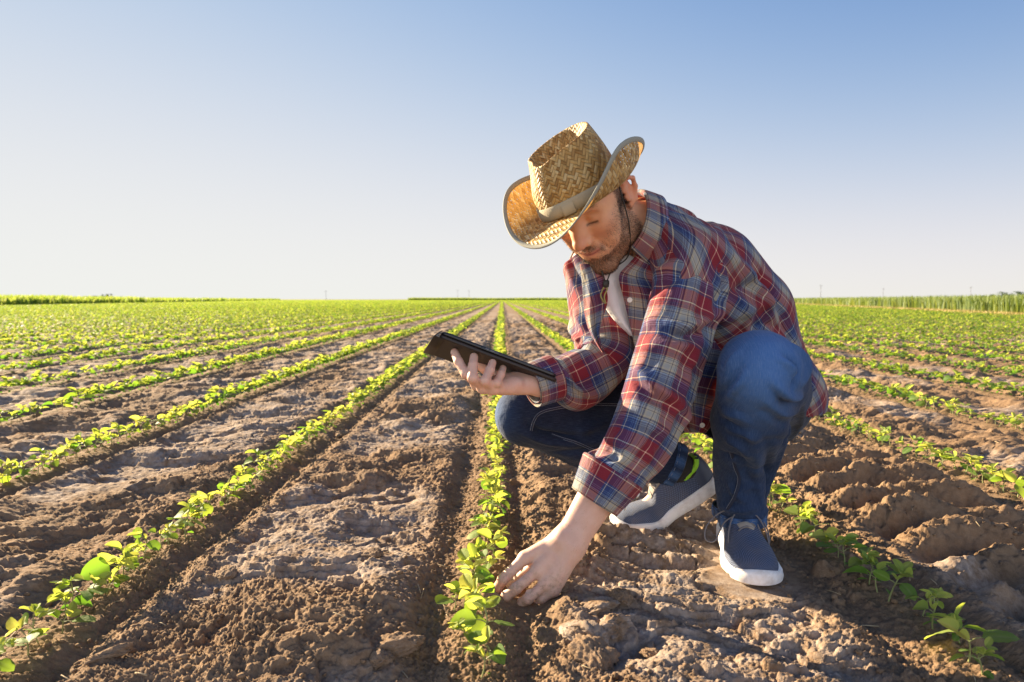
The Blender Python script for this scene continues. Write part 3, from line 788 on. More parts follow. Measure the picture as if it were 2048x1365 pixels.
# tablet frame: near left top corner, long axis, short axis, screen normal
T_O = W(886, 661, 1.355); T_A = unit([0.93, 0.13, -0.365]); T_B = np.array([-0.30, 0.93, -0.24]); T_B = unit(T_B - T_A * (T_A @ T_B)); T_N = np.cross(T_A, T_B)
def on_under(px, py, off):
    """Point on the tablet's underside (moved out by off) seen at a pixel."""
    c = np.array([0, 0, CAM_H]); d = W(px, py, 1.0) - c; q = T_O - T_N * (0.017 + off)
    return c + d * (((q - c) @ T_N) / (d @ T_N))
def _rf(tip, dip, pip, mcp, dy=0.0):
    t = on_under(*tip, 0.0075); Y = t[1]
    return [W(*mcp, Y - 0.006 + dy), W(*pip, Y - 0.034 + dy), W(*dip, Y - 0.018), t]
RF = dict(
    index=_rf((909, 705), (917, 724), (932, 748), (954, 768), 0.0),
    middle=_rf((948, 714), (946, 731), (945, 756), (967, 775), 0.0),
    ring=_rf((985, 726), (980, 740), (970, 762), (986, 777), 0.0),
    pinky=_rf((1006, 737), (1002, 749), (994, 766), (1005, 775), 0.0))
_Y = RF['middle'][0][1]
RF['thumb'] = [W(1035, 768, _Y + 0.02), W(1000, 757, _Y + 0.055), W(970, 738, _Y + 0.075), W(950, 726, _Y + 0.085)]
J['r_wri'] = W(1078, 766, _Y + 0.065)
J['r_elb'] = W(1224, 712, _Y + 0.14)

def hand(s, F, wrist, elbow, thin):
    """Palm between the wrist and the knuckles, five fingers, forearm."""
    k = [F[n][0] for n in ('index', 'middle', 'ring', 'pinky')]
    br = unit(k[0] - k[3]); fd = unit(wrist - elbow); br = unit(br - fd * (br @ fd))
    w = [wrist + br * q for q in (0.016, 0.006, -0.006, -0.015)]
    for a, b, r in zip(w, k, (0.0125, 0.0130, 0.0125, 0.0115)): s.cone(a, b, r * 1.28, r, 0.012)
    pn = unit(np.cross(br, k[1] - wrist)) * thin
    for b, r in zip(k, (0.0102, 0.0105, 0.0098, 0.0088)): s.ell(b - pn * 0.002, (r * 1.1,) * 3, None, 0.006)
    s.cone(wrist + br * 0.012 + pn * 0.012, (F['thumb'][0] + F['thumb'][1]) / 2, 0.016, 0.0135, 0.012)
    s.cone(wrist - br * 0.012 + pn * 0.012, k[3] + (wrist - k[3]) * 0.25 + pn * 0.008, 0.014, 0.010, 0.012)
    for n, r0, r1 in (('index', .0104, .0081), ('middle', .0106, .0083), ('ring', .0101, .0078), ('pinky', .0091, .0070), ('thumb', .0128, .0094)):
        finger(s, F[n], r0, r1)
    for q in (0.010, -0.010):
        s.cone(wrist + br * q, wrist + br * q * 1.2 + (elbow - wrist) * 0.45, 0.0190, 0.026, 0.02)
        s.cone(wrist + br * q * 1.2 + (elbow - wrist) * 0.45, elbow, 0.026, 0.028, 0.02)
    return s

def limbs_sdf(s):
    for q in 'lr':
        s.cone(J[q + '_elb'], J[q + '_sh'], 0.032, 0.036, 0.03)
        s.cone(J[q + '_hip'], J[q + '_knee'], 0.070, 0.050, 0.03)
        s.cone(J[q + '_knee'], J[q + '_ankle'], 0.046, 0.027, 0.03)
    s.cone(J['l_ankle'], (J['l_toe'] * 2 + J['l_heel']) / 3 + A3(0, 0, .04), .027, .022, .02)
    s.cone(J['r_ankle'], J['r_toe'] + A3(.08, 0, .035), .027, .022, .02)
    return s
def torso_axes(t):
    """Left and forward unit vectors of the trunk, t = 0 pelvis .. 1 shoulders."""
    l = unit((1 - t) * unit(J['l_hip'] - J['r_hip']) + t * unit(J['l_sh'] - J['r_sh']))
    i = np.clip(t * 4, 0, 3.999); k = int(i); up = unit(SPINE[k + 1] - SPINE[k])
    if k < 3: up = unit(up * (1 - (i - k)) + (i - k) * unit(SPINE[k + 2] - SPINE[k + 1]))
    l = unit(l - up * (l @ up)); return l, np.cross(l, up), up
def torso_sdf(s):
    for i, (hw, hd) in enumerate(((0.115, 0.085), (0.105, 0.080), (0.110, 0.082), (0.115, 0.080), (0.09, 0.07))):
        l, f, u = torso_axes(i / 4); s.ell(SPINE[i], (hw, hd, 0.085), np.stack([l, f, u]), 0.03)
    for q in 'lr':
        s.cone(SPINE[4] + (J[q + '_sh'] - SPINE[4]) * 0.3, J[q + '_sh'], 0.036, 0.036, 0.03)
    s.cone(SPINE[4], J['neck'] + A3(.008, .01, 0), 0.075, 0.062, 0.04)
    return s

HEAD = head_sdf(); LH = hand(SDF(), LF, J['l_wri'], J['l_elb'], 1); RH = hand(SDF(), RF, J['r_wri'], J['r_elb'], 1)
BODY = limbs_sdf(torso_sdf(SDF()))
def body_all(P, pad=0.03):
    d = BODY(P, pad); a = np.minimum(LH(P, pad), RH(P, pad)); b = HEAD(P, pad)
    d = np.minimum(d, a); k = 0.02; h = np.clip(0.5 + 0.5 * (d - b) / k, 0, 1); return d + (b - d) * h - k * h * (1 - h)

def build_body():
    def region(lo, hi, h): return surface_nets(body_all, lo, hi, h)
    def around(pts, m): pts = np.array(pts); return pts.min(0) - m, pts.max(0) + m
    hl, hh = around([hp(f, l, u) for f in (-.11, .13) for l in (-.1, .1) for u in (-.125, .145)], 0.0)
    head = region(hl, hh, 0.0022)
    lh = region(*around([p for f in LF.values() for p in f] + [J['l_wri'] + (J['l_elb'] - J['l_wri']) * 0.5], 0.036), 0.0019)
    rh = region(*around([p for f in RF.values() for p in f] + [J['r_wri'] + (J['r_elb'] - J['r_wri']) * 0.3], 0.03), 0.0019)
    rest = region((0.0, 1.12, 0.0), (0.86, 1.86, 0.80), 0.012)
    # the coarse trunk gives way to the finely meshed head and hands
    def drop(V, F):
        bad = np.zeros(len(V), bool)
        for lo, hi in ((head[0].min(0), head[0].max(0)), (lh[0].min(0), lh[0].max(0)), (rh[0].min(0), rh[0].max(0))):
            bad |= ((V > lo + 0.014) & (V < hi - 0.014)).all(1)
        return V, F[~bad[F].any(1)]
    rest = drop(*rest)
    V, F, _ = join_np([head, lh, rh, rest])
    F = F[0]
    used = np.unique(F); re = np.full(len(V), -1); re[used] = np.arange(len(used)); V = V[used]; F = re[F]
    q = (V - HC) @ HM.T; f, l, u = q[:, 0], q[:, 1], q[:, 2]; al = np.abs(l)
    near = (np.linalg.norm(q, axis=1) < 0.2)
    lipm = np.exp(-((u + 0.0520 - 0.0045 * (al / .022) ** 2) / 0.0062) ** 2) * sstep(0.026, 0.021, al) * sstep(0.082, 0.09, f) * near
    n1 = noise3(V, 3, 60.0)
    # beard: cheek line from the ear down to the mouth corner, moustache, chin, thinner under the lip
    line = np.interp(al, [0, .012, .022, .032, .045, .06, .08], [-.062, -.062, -.050, -.040, -.030, -.002, 0.03])
    cheek = sstep(0.006, -0.008, u - line + 0.006 * n1) * sstep(-.135, -.118, u)
    earm = sstep(.0755, .0785, al) * (u > -.034)
    fl_ = np.interp(u, [-.085, -.068, -.05, -.035, -.015, .01, .035], [.14, .080, .067, .057, .046, .034, .027])
    jaw = cheek * np.maximum(sstep(.006, -.006, f - fl_ + .004 * n1), (al < .030) * (u < -.068)) * sstep(-0.010, 0.010, f) * (0.75 + 0.25 * sstep(.035, .02, al))
    mous = np.exp(-((u + 0.0375 + 0.0085 * (al / .022)) / 0.0080) ** 2) * sstep(0.034, 0.028, al) * sstep(.08, .088, f)
    side = sstep(0.030, 0.018, np.abs(f - 0.014)) * sstep(0.055, 0.045, u) * sstep(-0.04, -0.01, u) * sstep(.058, .064, al)
    beard = np.clip(np.maximum(np.maximum(jaw, mous), side), 0, 1) * near * (1 - lipm) * (1 - earm)
    beard = np.maximum(beard, 0.16 * sstep(.0, -.02, u - line - .02) * (f > .01) * near * (1 - lipm) * (1 - earm) * sstep(-.135, -.118, u)); beard = np.maximum(beard, mous * near * (1 - lipm))
    bald = np.exp(-((u + 0.068) / .006) ** 2) * sstep(.022, .012, al) * (f > .08); beard = beard * (1 - 0.6 * bald)
    hair = sstep(0.03, 0.015, f - 0.35 * (u - .05)) * sstep(-0.045, -0.02, u - 0.25 * (f + .05)) * near * (np.hypot(f + .012, u - .01) > 0.043)
    hair = hair * (1 - earm) * sstep(0.052, 0.035, u + 0.45 * f)
    brow = np.exp(-((u - 0.0475 - 0.006 * np.sin(np.clip((al - .012) / .04, 0, 1) * 2.6)) / 0.0045) ** 2) * sstep(.010, .014, al) * sstep(.054, .046, al) * sstep(.05, .065, f) * near
    lash = np.exp(-((u - 0.0135) / 0.0019) ** 2) * sstep(.019, .023, al) * sstep(.047, .043, al) * (f > .07) * near
    red = np.clip(np.exp(-((f - .12) ** 2 + l ** 2 + (u + .01) ** 2) / .018 ** 2) * 1.0 + 0.7 * np.exp(-((f - .075) ** 2 + (al - .045) ** 2 + (u + .01) ** 2) / .02 ** 2) + 0.8 * (al > .068) * sstep(.05, .03, np.hypot(f + .01, u - .01)), 0, 1) * near
    face = near.astype(float)
    seam = np.exp(-((u + 0.0525 - 0.0050 * (al / .0265) ** 2) / 0.0011) ** 2) * sstep(0.029, 0.026, al) * sstep(0.082, 0.09, f) * near
    nail = np.zeros(len(V))
    for n, fw in (('index', .0062), ('middle', .0066), ('ring', .0062), ('pinky', .0052)):
        tip, dip = RF[n][3], RF[n][2]; ax = unit(tip - dip); c = tip - ax * 0.002 - T_N * 0.0075
        dq = V - c; along = dq @ ax; nd = unit(-T_N - ax * (-T_N @ ax)); side = dq @ np.cross(ax, nd)
        nail = np.maximum(nail, sstep(1.15, 0.9, np.sqrt((along / .0075) ** 4 + (side / fw) ** 4)) * ((dq @ nd) > -0.005))
    me = mesh_np("person", V, F, attrs=dict(lip=lipm, beard=beard, hair=hair, brow=brow, lash=lash, red=red, face=face, seam=seam, nail=nail, dirt=sstep(0.075, 0.02, V[:, 2]) * (V[:, 0] < 0.16)))
    m = NT("skin")
    pos = m.n("ShaderNodeNewGeometry").outputs[0]
    col = m.mix(m.attr("face"), (0.66, 0.415, 0.315), (0.76, 0.395, 0.215))
    col = m.mix(m.math('MULTIPLY', m.ramp(m.noise(55, pos, 4, .6), [(.35, 0.), (.75, 1.)]), 0.30), col, (0.46, 0.20, 0.14))
    col = m.mix(m.math('MULTIPLY', m.attr("red"), 0.55), col, (0.56, 0.17, 0.11))
    col = m.mix(m.math('MULTIPLY', m.attr("lip"), 0.8), col, (0.45, 0.13, 0.10))
    fine = m.ramp(m.noise(700, pos, 2, .7), [(.40, 0.35), (.62, 1.0)])
    col = m.mix(m.math('MULTIPLY', m.math('MULTIPLY', m.attr("beard"), fine), 0.85), col, (0.075, 0.05, 0.042))
    col = m.mix(m.math('MULTIPLY', m.attr("hair"), 0.9), col, (0.03, 0.022, 0.018))
    col = m.mix(m.math('MULTIPLY', m.attr("brow"), m.math('MULTIPLY', fine, 0.75)), col, (0.04, 0.027, 0.02))
    col = m.mix(m.math('MULTIPLY', m.attr("seam"), 0.75), col, (0.12, 0.03, 0.025))
    col = m.mix(m.math('MULTIPLY', m.attr("dirt"), m.ramp(m.noise(130, pos, 4, .7), [(.48, 0.), (.68, .5)])), col, (0.16, 0.095, 0.055))
    col = m.mix(m.math('MULTIPLY', m.attr("nail"), 0.6), col, (0.62, 0.40, 0.33))
    col = m.mix(m.math('MULTIPLY', m.attr("lash"), 0.92), col, (0.02, 0.014, 0.012))
    m.p(Base_Color=col, Roughness=m.math('ADD', 0.50, m.math('MULTIPLY', m.attr("beard"), 0.2)))
    m.b.inputs["Subsurface Weight"].default_value = 0.18
    m.b.inputs["Subsurface Radius"].default_value = (1.0, 0.32, 0.16)
    m.b.inputs["Subsurface Scale"].default_value = 0.006
    m.b.inputs["Specular IOR Level"].default_value = 0.4
    m.p(Normal=m.bump(m.math('ADD', m.noise(900, pos, 2), m.noise(420, pos, 3)), 0.20, 0.0015))
    o = put("person", me, m.m, label="crouching man in straw hat, plaid shirt and jeans reaching down to a seedling", cat="person")
    return o, V, F, dict(beard=beard, hair=hair, brow=brow, lash=lash)
PERSON, BV, BF, BMASK = build_body()
# ------------------------------------------------------------------ cloth: grids relaxed over the limbs by position based dynamics
class Cloth:
    def __init__(self, P, wrap, ru, rv, pin, bend=0.35, shear=0.5):
        """P (nv,nu,3) start shape; ru/rv rest lengths along u and v (arrays that broadcast); pin mask (nv,nu)."""
        self.nv, self.nu = P.shape[:2]; self.P = P.reshape(-1, 3).copy(); self.X0 = self.P.copy(); self.pin = pin.ravel()
        nv, nu = self.nv, self.nu; I = np.arange(nv * nu).reshape(nv, nu)
        ru = np.broadcast_to(ru, (nv, nu)); rv = np.broadcast_to(rv, (nv, nu)); G = []
        def add(a, b, r, k):
            if a.size: G.append((a.ravel(), b.ravel(), r.ravel(), k))
        for s in (0, 1): add(I[s:nv - 1:2], I[s + 1:nv:2], rv[s:nv - 1:2], 1.0)
        for step, k in ((1, 1.0), (2, bend)):
            cols = nu if wrap else nu - step
            j = np.arange(cols)
            for s in range(2):
                jj = j[(j // step) % 2 == s]
                add(I[:, jj], I[:, (jj + step) % nu], ru[:, jj] * step, k)
        i = np.arange(nv - 2)
        for s in range(2):
            ii = i[(i // 2) % 2 == s]; add(I[ii], I[ii + 2], rv[ii] * 2, bend)
        for s in (0, 1):
            ii = np.arange(s, nv - 1, 2); j = np.arange(nu if wrap else nu - 1); j2 = (j + 1) % nu
            d = np.hypot(ru[ii][:, j], rv[ii][:, j])
            add(I[ii][:, j], I[ii + 1][:, j2], d, shear); add(I[ii][:, j2], I[ii + 1][:, j], d, shear)
        self.G = G
        self.w = np.where(self.pin, 0.0, 1.0)
    def run(self, steps, cones, g=(0, 0, -1.3), dt=0.012, passes=4, damp=0.90, thick=0.006, floor=None, comp=0.6):
        P = self.P; V = np.zeros_like(P); w = self.w; ga = np.array(g) * dt * dt
        for it in range(steps):
            Q = P.copy(); P = P + (V * damp + ga) * w[:, None]
            for ps in range(passes):
                for a, b, r, k in self.G:
                    d = P[b] - P[a]; L = np.sqrt((d * d).sum(1)) + 1e-9
                    c = (L - r) / L; c = np.where(c < 0, c * comp, c) * k
                    ws = w[a] + w[b]; c = c / np.maximum(ws, 1e-9)
                    P[a] += d * (c * w[a])[:, None]; P[b] -= d * (c * w[b])[:, None]
                if ps % 2: self.collide(P, cones, thick)
            if floor is not None: P[:, 2] = np.maximum(P[:, 2], floor)
            V = np.clip(P - Q, -0.01, 0.01)
        self.P = P; return P.reshape(self.nv, self.nu, 3)
    def collide(self, P, cones, thick):
        free = ~self.pin
        for a, b, ra, rb in cones:
            ab = b - a; q = P - a; t = np.clip((q @ ab) / (ab @ ab), 0, 1); v = q - t[:, None] * ab
            L = np.sqrt((v * v).sum(1)) + 1e-9; r = ra + (rb - ra) * t + thick; m = (L < r) & free
            P[m] += v[m] * ((r[m] - L[m]) / L[m])[:, None]

def smooth_path(pts, n, tension=0.5):
    """Catmull-Rom through pts, resampled evenly by length."""
    p = np.array(pts, float); q = np.concatenate([[2 * p[0] - p[1]], p, [2 * p[-1] - p[-2]]]); out = []
    for i in range(1, len(q) - 2):
        t = np.linspace(0, 1, 40, endpoint=False)[:, None]; a, b, c, d = q[i - 1], q[i], q[i + 1], q[i + 2]
        out.append(0.5 * (2 * b + (c - a) * t + (2 * a - 5 * b + 4 * c - d) * t ** 2 + (3 * b - a - 3 * c + d) * t ** 3))
    o = np.concatenate(out + [p[-1:]]); s = np.concatenate([[0], np.cumsum(np.linalg.norm(np.diff(o, axis=0), axis=1))])
    u = np.linspace(0, s[-1], n); return np.stack([np.interp(u, s, o[:, k]) for k in range(3)], -1), s[-1]
def frames(path, ref):
    t = np.gradient(path, axis=0); t /= np.linalg.norm(t, axis=1)[:, None]; U = np.zeros_like(path); u = np.array(ref, float)
    for i in range(len(path)):
        u = u - t[i] * (u @ t[i]); u = unit(u); U[i] = u
    return t, U, np.cross(t, U)
def tube_grid(path, ref, rad, nu, flat=1.0):
    """rad: per ring; returns (nv,nu,3). u = 0 lies along ref."""
    t, U, Wv = frames(path, ref); a = np.arange(nu) * 2 * math.pi / nu
    rad = np.broadcast_to(rad, (len(path),))
    return path[:, None] + rad[:, None, None] * (np.cos(a)[None, :, None] * U[:, None] + flat * np.sin(a)[None, :, None] * Wv[:, None])
def grid_mesh(name, G, wrap, su, sv, u0=0.0, v0=0.0, smooth_it=1, twist=0.0):
    """Grid to mesh; uv in metres (su/sv: garment cell sizes), rotated by twist for bias cut pieces."""
    nv, nu = G.shape[:2]
    for _ in range(smooth_it):
        S = G.copy(); S[1:-1] = 0.5 * G[1:-1] + 0.25 * (G[2:] + G[:-2])
        if wrap: S = 0.5 * S + 0.25 * (np.roll(S, 1, 1) + np.roll(S, -1, 1))
        else: S[:, 1:-1] = 0.5 * S[:, 1:-1] + 0.25 * (S[:, 2:] + S[:, :-2])
        G = S
    F = grid_faces(nv, nu, wrap); n2 = nu if wrap else nu - 1
    i = np.repeat(np.arange(nv - 1), n2); j = np.tile(np.arange(n2), nv - 1)
    uu = np.stack([j, j + 1, j + 1, j], 1) * su + u0; vv = np.stack([i, i, i + 1, i + 1], 1) * sv + v0
    c, s = math.cos(twist), math.sin(twist)
    uv = np.stack([uu * c - vv * s, uu * s + vv * c], -1).reshape(-1, 2)
    return mesh_np(name, G.reshape(-1, 3), F, uv=uv)
def cloth_mods(o, thick=0.0012, sub=1, off=0.0):
    if sub: m = o.modifiers.new("subsurf", 'SUBSURF'); m.levels = sub; m.render_levels = sub
    if thick: m = o.modifiers.new("thickness", 'SOLIDIFY'); m.thickness = thick; m.offset = off

PLAID = [  # one sett, 80 mm
    (0.000, 'be'), (0.030, 'dk'), (0.040, 'be'), (0.070, 'gr'), (0.150, 'be'), (0.190, 'dk'), (0.205, 'nv'), (0.215, 'dk'), (0.225, 'gr'), (0.248, 'dk'), (0.258, 'gb'), (0.285, 'nv'),
    (0.318, 'gb'), (0.328, 'nv'), (0.348, 'gb'), (0.356, 'nv'), (0.470, 'cr'), (0.487, 'nv'), (0.535, 'bu'), (0.765, 'cr'), (0.782, 'bu'), (0.850, 'dk'), (0.860, 'bu'),
    (0.885, 'dk'), (0.893, 'bu'), (0.915, 'tn'), (0.928, 'dk'), (0.938, 'gr'), (0.962, 'dk'), (0.970, 'gr')]
PCOL = dict(be=(.46, .39, .28), gr=(.33, .33, .31), dk=(.025, .025, .045), gb=(.18, .28, .46), nv=(.012, .036, .150), cr=(.86, .70, .44), bu=(.22, .006, .024), tn=(.50, .27, .15))
def plaid_material(name="plaid_flannel", period=0.094):
    m = NT(name); uv = m.n("ShaderNodeTexCoord").outputs[2]
    w = m.n("ShaderNodeVectorMath", {0: m.n("ShaderNodeTexNoise", {"Vector": uv, "Scale": 30.0}).outputs[1], 1: (0.5, 0.5, 0.5)}, operation='SUBTRACT').outputs[0]
    uvw = m.n("ShaderNodeVectorMath", {0: w, 1: (0.0022,) * 3, 2: uv}, operation='MULTIPLY_ADD').outputs[0]
    sx = m.n("ShaderNodeSeparateXYZ", {0: uvw})
    cols = []
    for k in (0, 1):
        f = m.math('FRACT', m.math('MULTIPLY_ADD', sx.outputs[k], 1.0 / period, 20.13 + 0.31 * k))
        cols.append(m.ramp(f, [(p, tuple(math.sqrt(q) for q in PCOL[c])) for p, c in PLAID], 'CONSTANT'))
    tw = m.math('FRACT', m.math('MULTIPLY', m.math('ADD', sx.outputs[0], sx.outputs[1]), 1 / 0.0016))
    fac = m.ramp(tw, [(0.0, 0.30), (0.5, 0.70)], 'CONSTANT')
    col = m.mix(fac, cols[0], cols[1]); col = m.n("ShaderNodeVectorMath", {0: col, 1: col}, operation='MULTIPLY').outputs[0]     # dyed threads blend darker than paint
    fz = m.noise(900, uv, 2, 0.7)
    col = m.mix(m.math('MULTIPLY', m.ramp(fz, [(.35, 0.), (.8, 1.)]), 0.10), col, (0.5, 0.48, 0.46))
    m.p(Base_Color=col, Roughness=0.85)
    m.b.inputs["Specular IOR Level"].default_value = 0.2
    m.b.inputs["Sheen Weight"].default_value = 0.12
    pos = m.n("ShaderNodeNewGeometry").outputs[0]
    hb = m.math('ADD', m.math('MULTIPLY', m.noise(34, pos, 5, .6), 1.5), m.math('MULTIPLY', fz, 0.06))
    m.p(Normal=m.bump(hb, 0.35, 0.012))
    tr = m.n("ShaderNodeBsdfTranslucent", {"Color": m.mix(0.25, col, (0.8, 0.4, 0.12))})
    mx = m.n("ShaderNodeMixShader", {0: 0.20, 1: m.b.outputs[0], 2: tr.outputs[0]}); m.t.links.new(mx.outputs[0], m.out.inputs[0])
    return m.m
PLAID_M = plaid_material()

def arm_cones(q):
    return [(J[q + '_sh'], J[q + '_elb'], 0.058, 0.044), (J[q + '_elb'], J[q + '_wri'], 0.042, 0.028)]
TR = (0.098, 0.096, 0.108, 0.106, 0.075)
TFW = (0.0, 0.008, 0.022, 0.028, 0.005)       # how far the trunk's middle stands in front of the spine line
def torso_cones():
    c = []
    for i in range(5):
        l, f, u = torso_axes(i / 4); hw = (0.138, 0.128, 0.136, 0.138, 0.09)[i]; r = TR[i]
        ci = SPINE[i] + f * TFW[i]; c.append((ci - l * (hw - r), ci + l * (hw - r), r, r))
        if i < 4:
            for s in (-.5, .5): c.append((ci + l * s * 0.06, SPINE[i + 1] + f * TFW[i + 1] + l * s * 0.06, r, TR[i + 1]))
    return c
def leg_cones(pad=0.0):
    c = []
    for q in 'lr': c += [(J[q + '_hip'], J[q + '_knee'], 0.092 + pad, 0.066 + pad), (J[q + '_knee'], J[q + '_ankle'], 0.062 + pad, 0.042 + pad)]
    return c

def sleeve(q, pts, radii, n_v, length_k, ref, cuff_len, u0, seed, g=(0, 0, -1.8), nu=72, steps=140):
    path, L = smooth_path(pts, n_v)
    s = np.linspace(0, 1, n_v); rad = np.interp(s, *radii)
    rs = np.random.RandomState(seed)
    G = tube_grid(path, ref, rad, nu)
    jit = np.stack([vnoise(np.linspace(0, 9, nu)[None, :] + 0 * s[:, None], s[:, None] * 14, seed + k) for k in range(3)], -1) * 0.010
    G = G + jit * (np.sin(s * math.pi) ** 0.5)[:, None, None]
    ru = 2 * math.pi * rad[:, None] * 1.02 / nu; rv = L * length_k / (n_v - 1)
    pin = np.zeros((n_v, nu), bool); pin[0] = True; pin[s > 1 - cuff_len / L] = True
    C = Cloth(G, True, ru, rv, pin, bend=0.16, shear=0.30)
    G = C.run(steps, arm_cones(q), g=g, passes=10, thick=0.007, comp=0.4)
    return G, float(ru.mean()), float(rv), rad

def grid_normals(G, wrap):
    du = (np.roll(G, -1, 1) - np.roll(G, 1, 1)) if wrap else np.gradient(G, axis=1)
    n = np.cross(du, np.gradient(G, axis=0)); return n / (np.linalg.norm(n, axis=-1, keepdims=True) + 1e-9)
def polyline_dist(V, pts):
    """Distance to a polyline, and where along it (0..1) the nearest point lies."""
    best = np.full(len(V), 9.0); tb = np.zeros(len(V)); n = len(pts) - 1
    for i in range(n):
        ab = pts[i + 1] - pts[i]; q = V - pts[i]; t = np.clip((q @ ab) / (ab @ ab + 1e-12), 0, 1); d = np.linalg.norm(q - t[:, None] * ab, axis=1)
        m = d < best; best[m] = d[m]; tb[m] = (i + t[m]) / n
    return best, tb
def fold_strokes(V, N, strokes, find):
    """Raise or sink the cloth along folds; each stroke is (pixel path, height, half width), find() puts a pixel on the cloth."""
    D = np.zeros(len(V))
    for path, amp, wd in strokes:
        p3 = [find(*q) for q in path]; p3 = [q for q in p3 if q is not None]
        if len(p3) < 2: continue
        pp, _ = smooth_path(p3, 14) if len(p3) > 2 else (np.linspace(p3[0], p3[1], 10), 0)
        d, t = polyline_dist(V, pp); D += amp * np.exp(-(d / wd) ** 2) * np.sin(math.pi * np.clip(t * .94 + .03, 0, 1)) ** 0.6
    return V + N * D[:, None]
def finder(V):
    """Nearest cloth vertex towards the camera along a pixel's line of sight."""
    q = (V - np.array([0, 0, CAM_H])) @ _R; pxs = 1024 + F_PX * q[:, 0] / -q[:, 2]; pys = 682.5 - F_PX * q[:, 1] / -q[:, 2]; dep = -q[:, 2]
    def f(px, py):
        d = np.hypot(pxs - px, pys - py); m = d < 9
        if not m.any(): m = d <= d.min() + 1e-6
        if d.min() > 40: return None
        i = np.where(m)[0]; i = i[dep[i] < dep[i].min() + 0.03]; return V[i[np.argmin(d[i])]]
    return f
def shirt_sdf():
    s = SDF()
    for i, (hw, hd) in enumerate(((0.145, 0.105), (0.135, 0.102), (0.142, 0.116), (0.142, 0.114), (0.095, 0.075))):
        l, f, u = torso_axes(i / 4); s.ell(SPINE[i] + f * TFW[i], (hw, hd, 0.095), np.stack([l, f, u]), 0.04)
    for q in 'lr':
        s.cone(SPINE[4] + (J[q + '_sh'] - SPINE[4]) * 0.25, J[q + '_sh'], 0.058, 0.066, 0.04)
        s.cone(J[q + '_sh'], J[q + '_sh'] + (J[q + '_elb'] - J[q + '_sh']) * 0.14, 0.067, 0.068, 0.03)
    s.cone(SPINE[4], J['neck'] + A3(.01, .012, 0.0), 0.078, 0.064, 0.04)
    return s
def torso_grid(sdf, nv, nu, t0, t1, open_lo, open_hi, off=0.0):
    """Star shaped rings round the spine; columns run from his left front edge round the back to his right front edge."""
    G = np.zeros((nv, nu, 3)); ts = np.linspace(t0, t1, nv)
    ctr = []; ax = []
    for t in ts:
        tt = np.clip(t, 0, 0.98); l, f, u = torso_axes(tt)
        if t <= 0: c = SPINE[0] + (SPINE[0] - SPINE[1]) * (-t) * 4
        elif t >= 0.98:
            k = min((t - 0.98) / 0.12, 1); n = J['neck'] + A3(-.012, .000, 0.030)
            p = SPINE[3] + (SPINE[4] - SPINE[3]) * 0.92; c = p + (n - p) * k
            nu_ = unit(HC + HM.T @ A3(-.02, 0, -.03) - J['neck']); u = unit(u * (1 - k) + nu_ * k); l = unit(l - u * (l @ u)); f = np.cross(l, u)
        else:
            i = int(t * 4); c = SPINE[i] + (SPINE[min(i + 1, 4)] - SPINE[i]) * (t * 4 - i)
        ctr.append(c); ax.append((l, f, u))
    for r, t in enumerate(ts):
        l, f, u = ax[r]; k = r / (nv - 1)
        a0 = np.interp(t, *open_lo); a1 = np.interp(t, *open_hi)
        th = np.linspace(a0, 2 * math.pi - a1, nu)
        d = np.cos(th)[:, None] * f + np.sin(th)[:, None] * l
        R = np.full(nu, 0.02)
        for it in range(40): R = R + np.clip(sdf(ctr[r] + d * R[:, None]) - off, -0.02, 0.05) * -1.0 * -1.0 * np.where(True, 0.7, 0) if False else R
        # march outward from the axis to the last crossing
        rr = np.linspace(0.02, 0.42, 90); D = sdf((ctr[r][None, None] + d[:, None] * rr[None, :, None])) - off
        inside = D < 0; last = np.where(inside.any(1), 89 - np.argmax(inside[:, ::-1], 1), 0); nx = np.minimum(last + 1, 89)
        i = np.arange(nu); da, db = D[i, last], D[i, nx]; tt = np.where(nx > last, -da / np.where(db - da == 0, 1, db - da), 0)
        R = rr[last] + np.clip(tt, 0, 1) * (rr[1] - rr[0])
        G[r] = ctr[r] + d * R[:, None]
    return G, ts


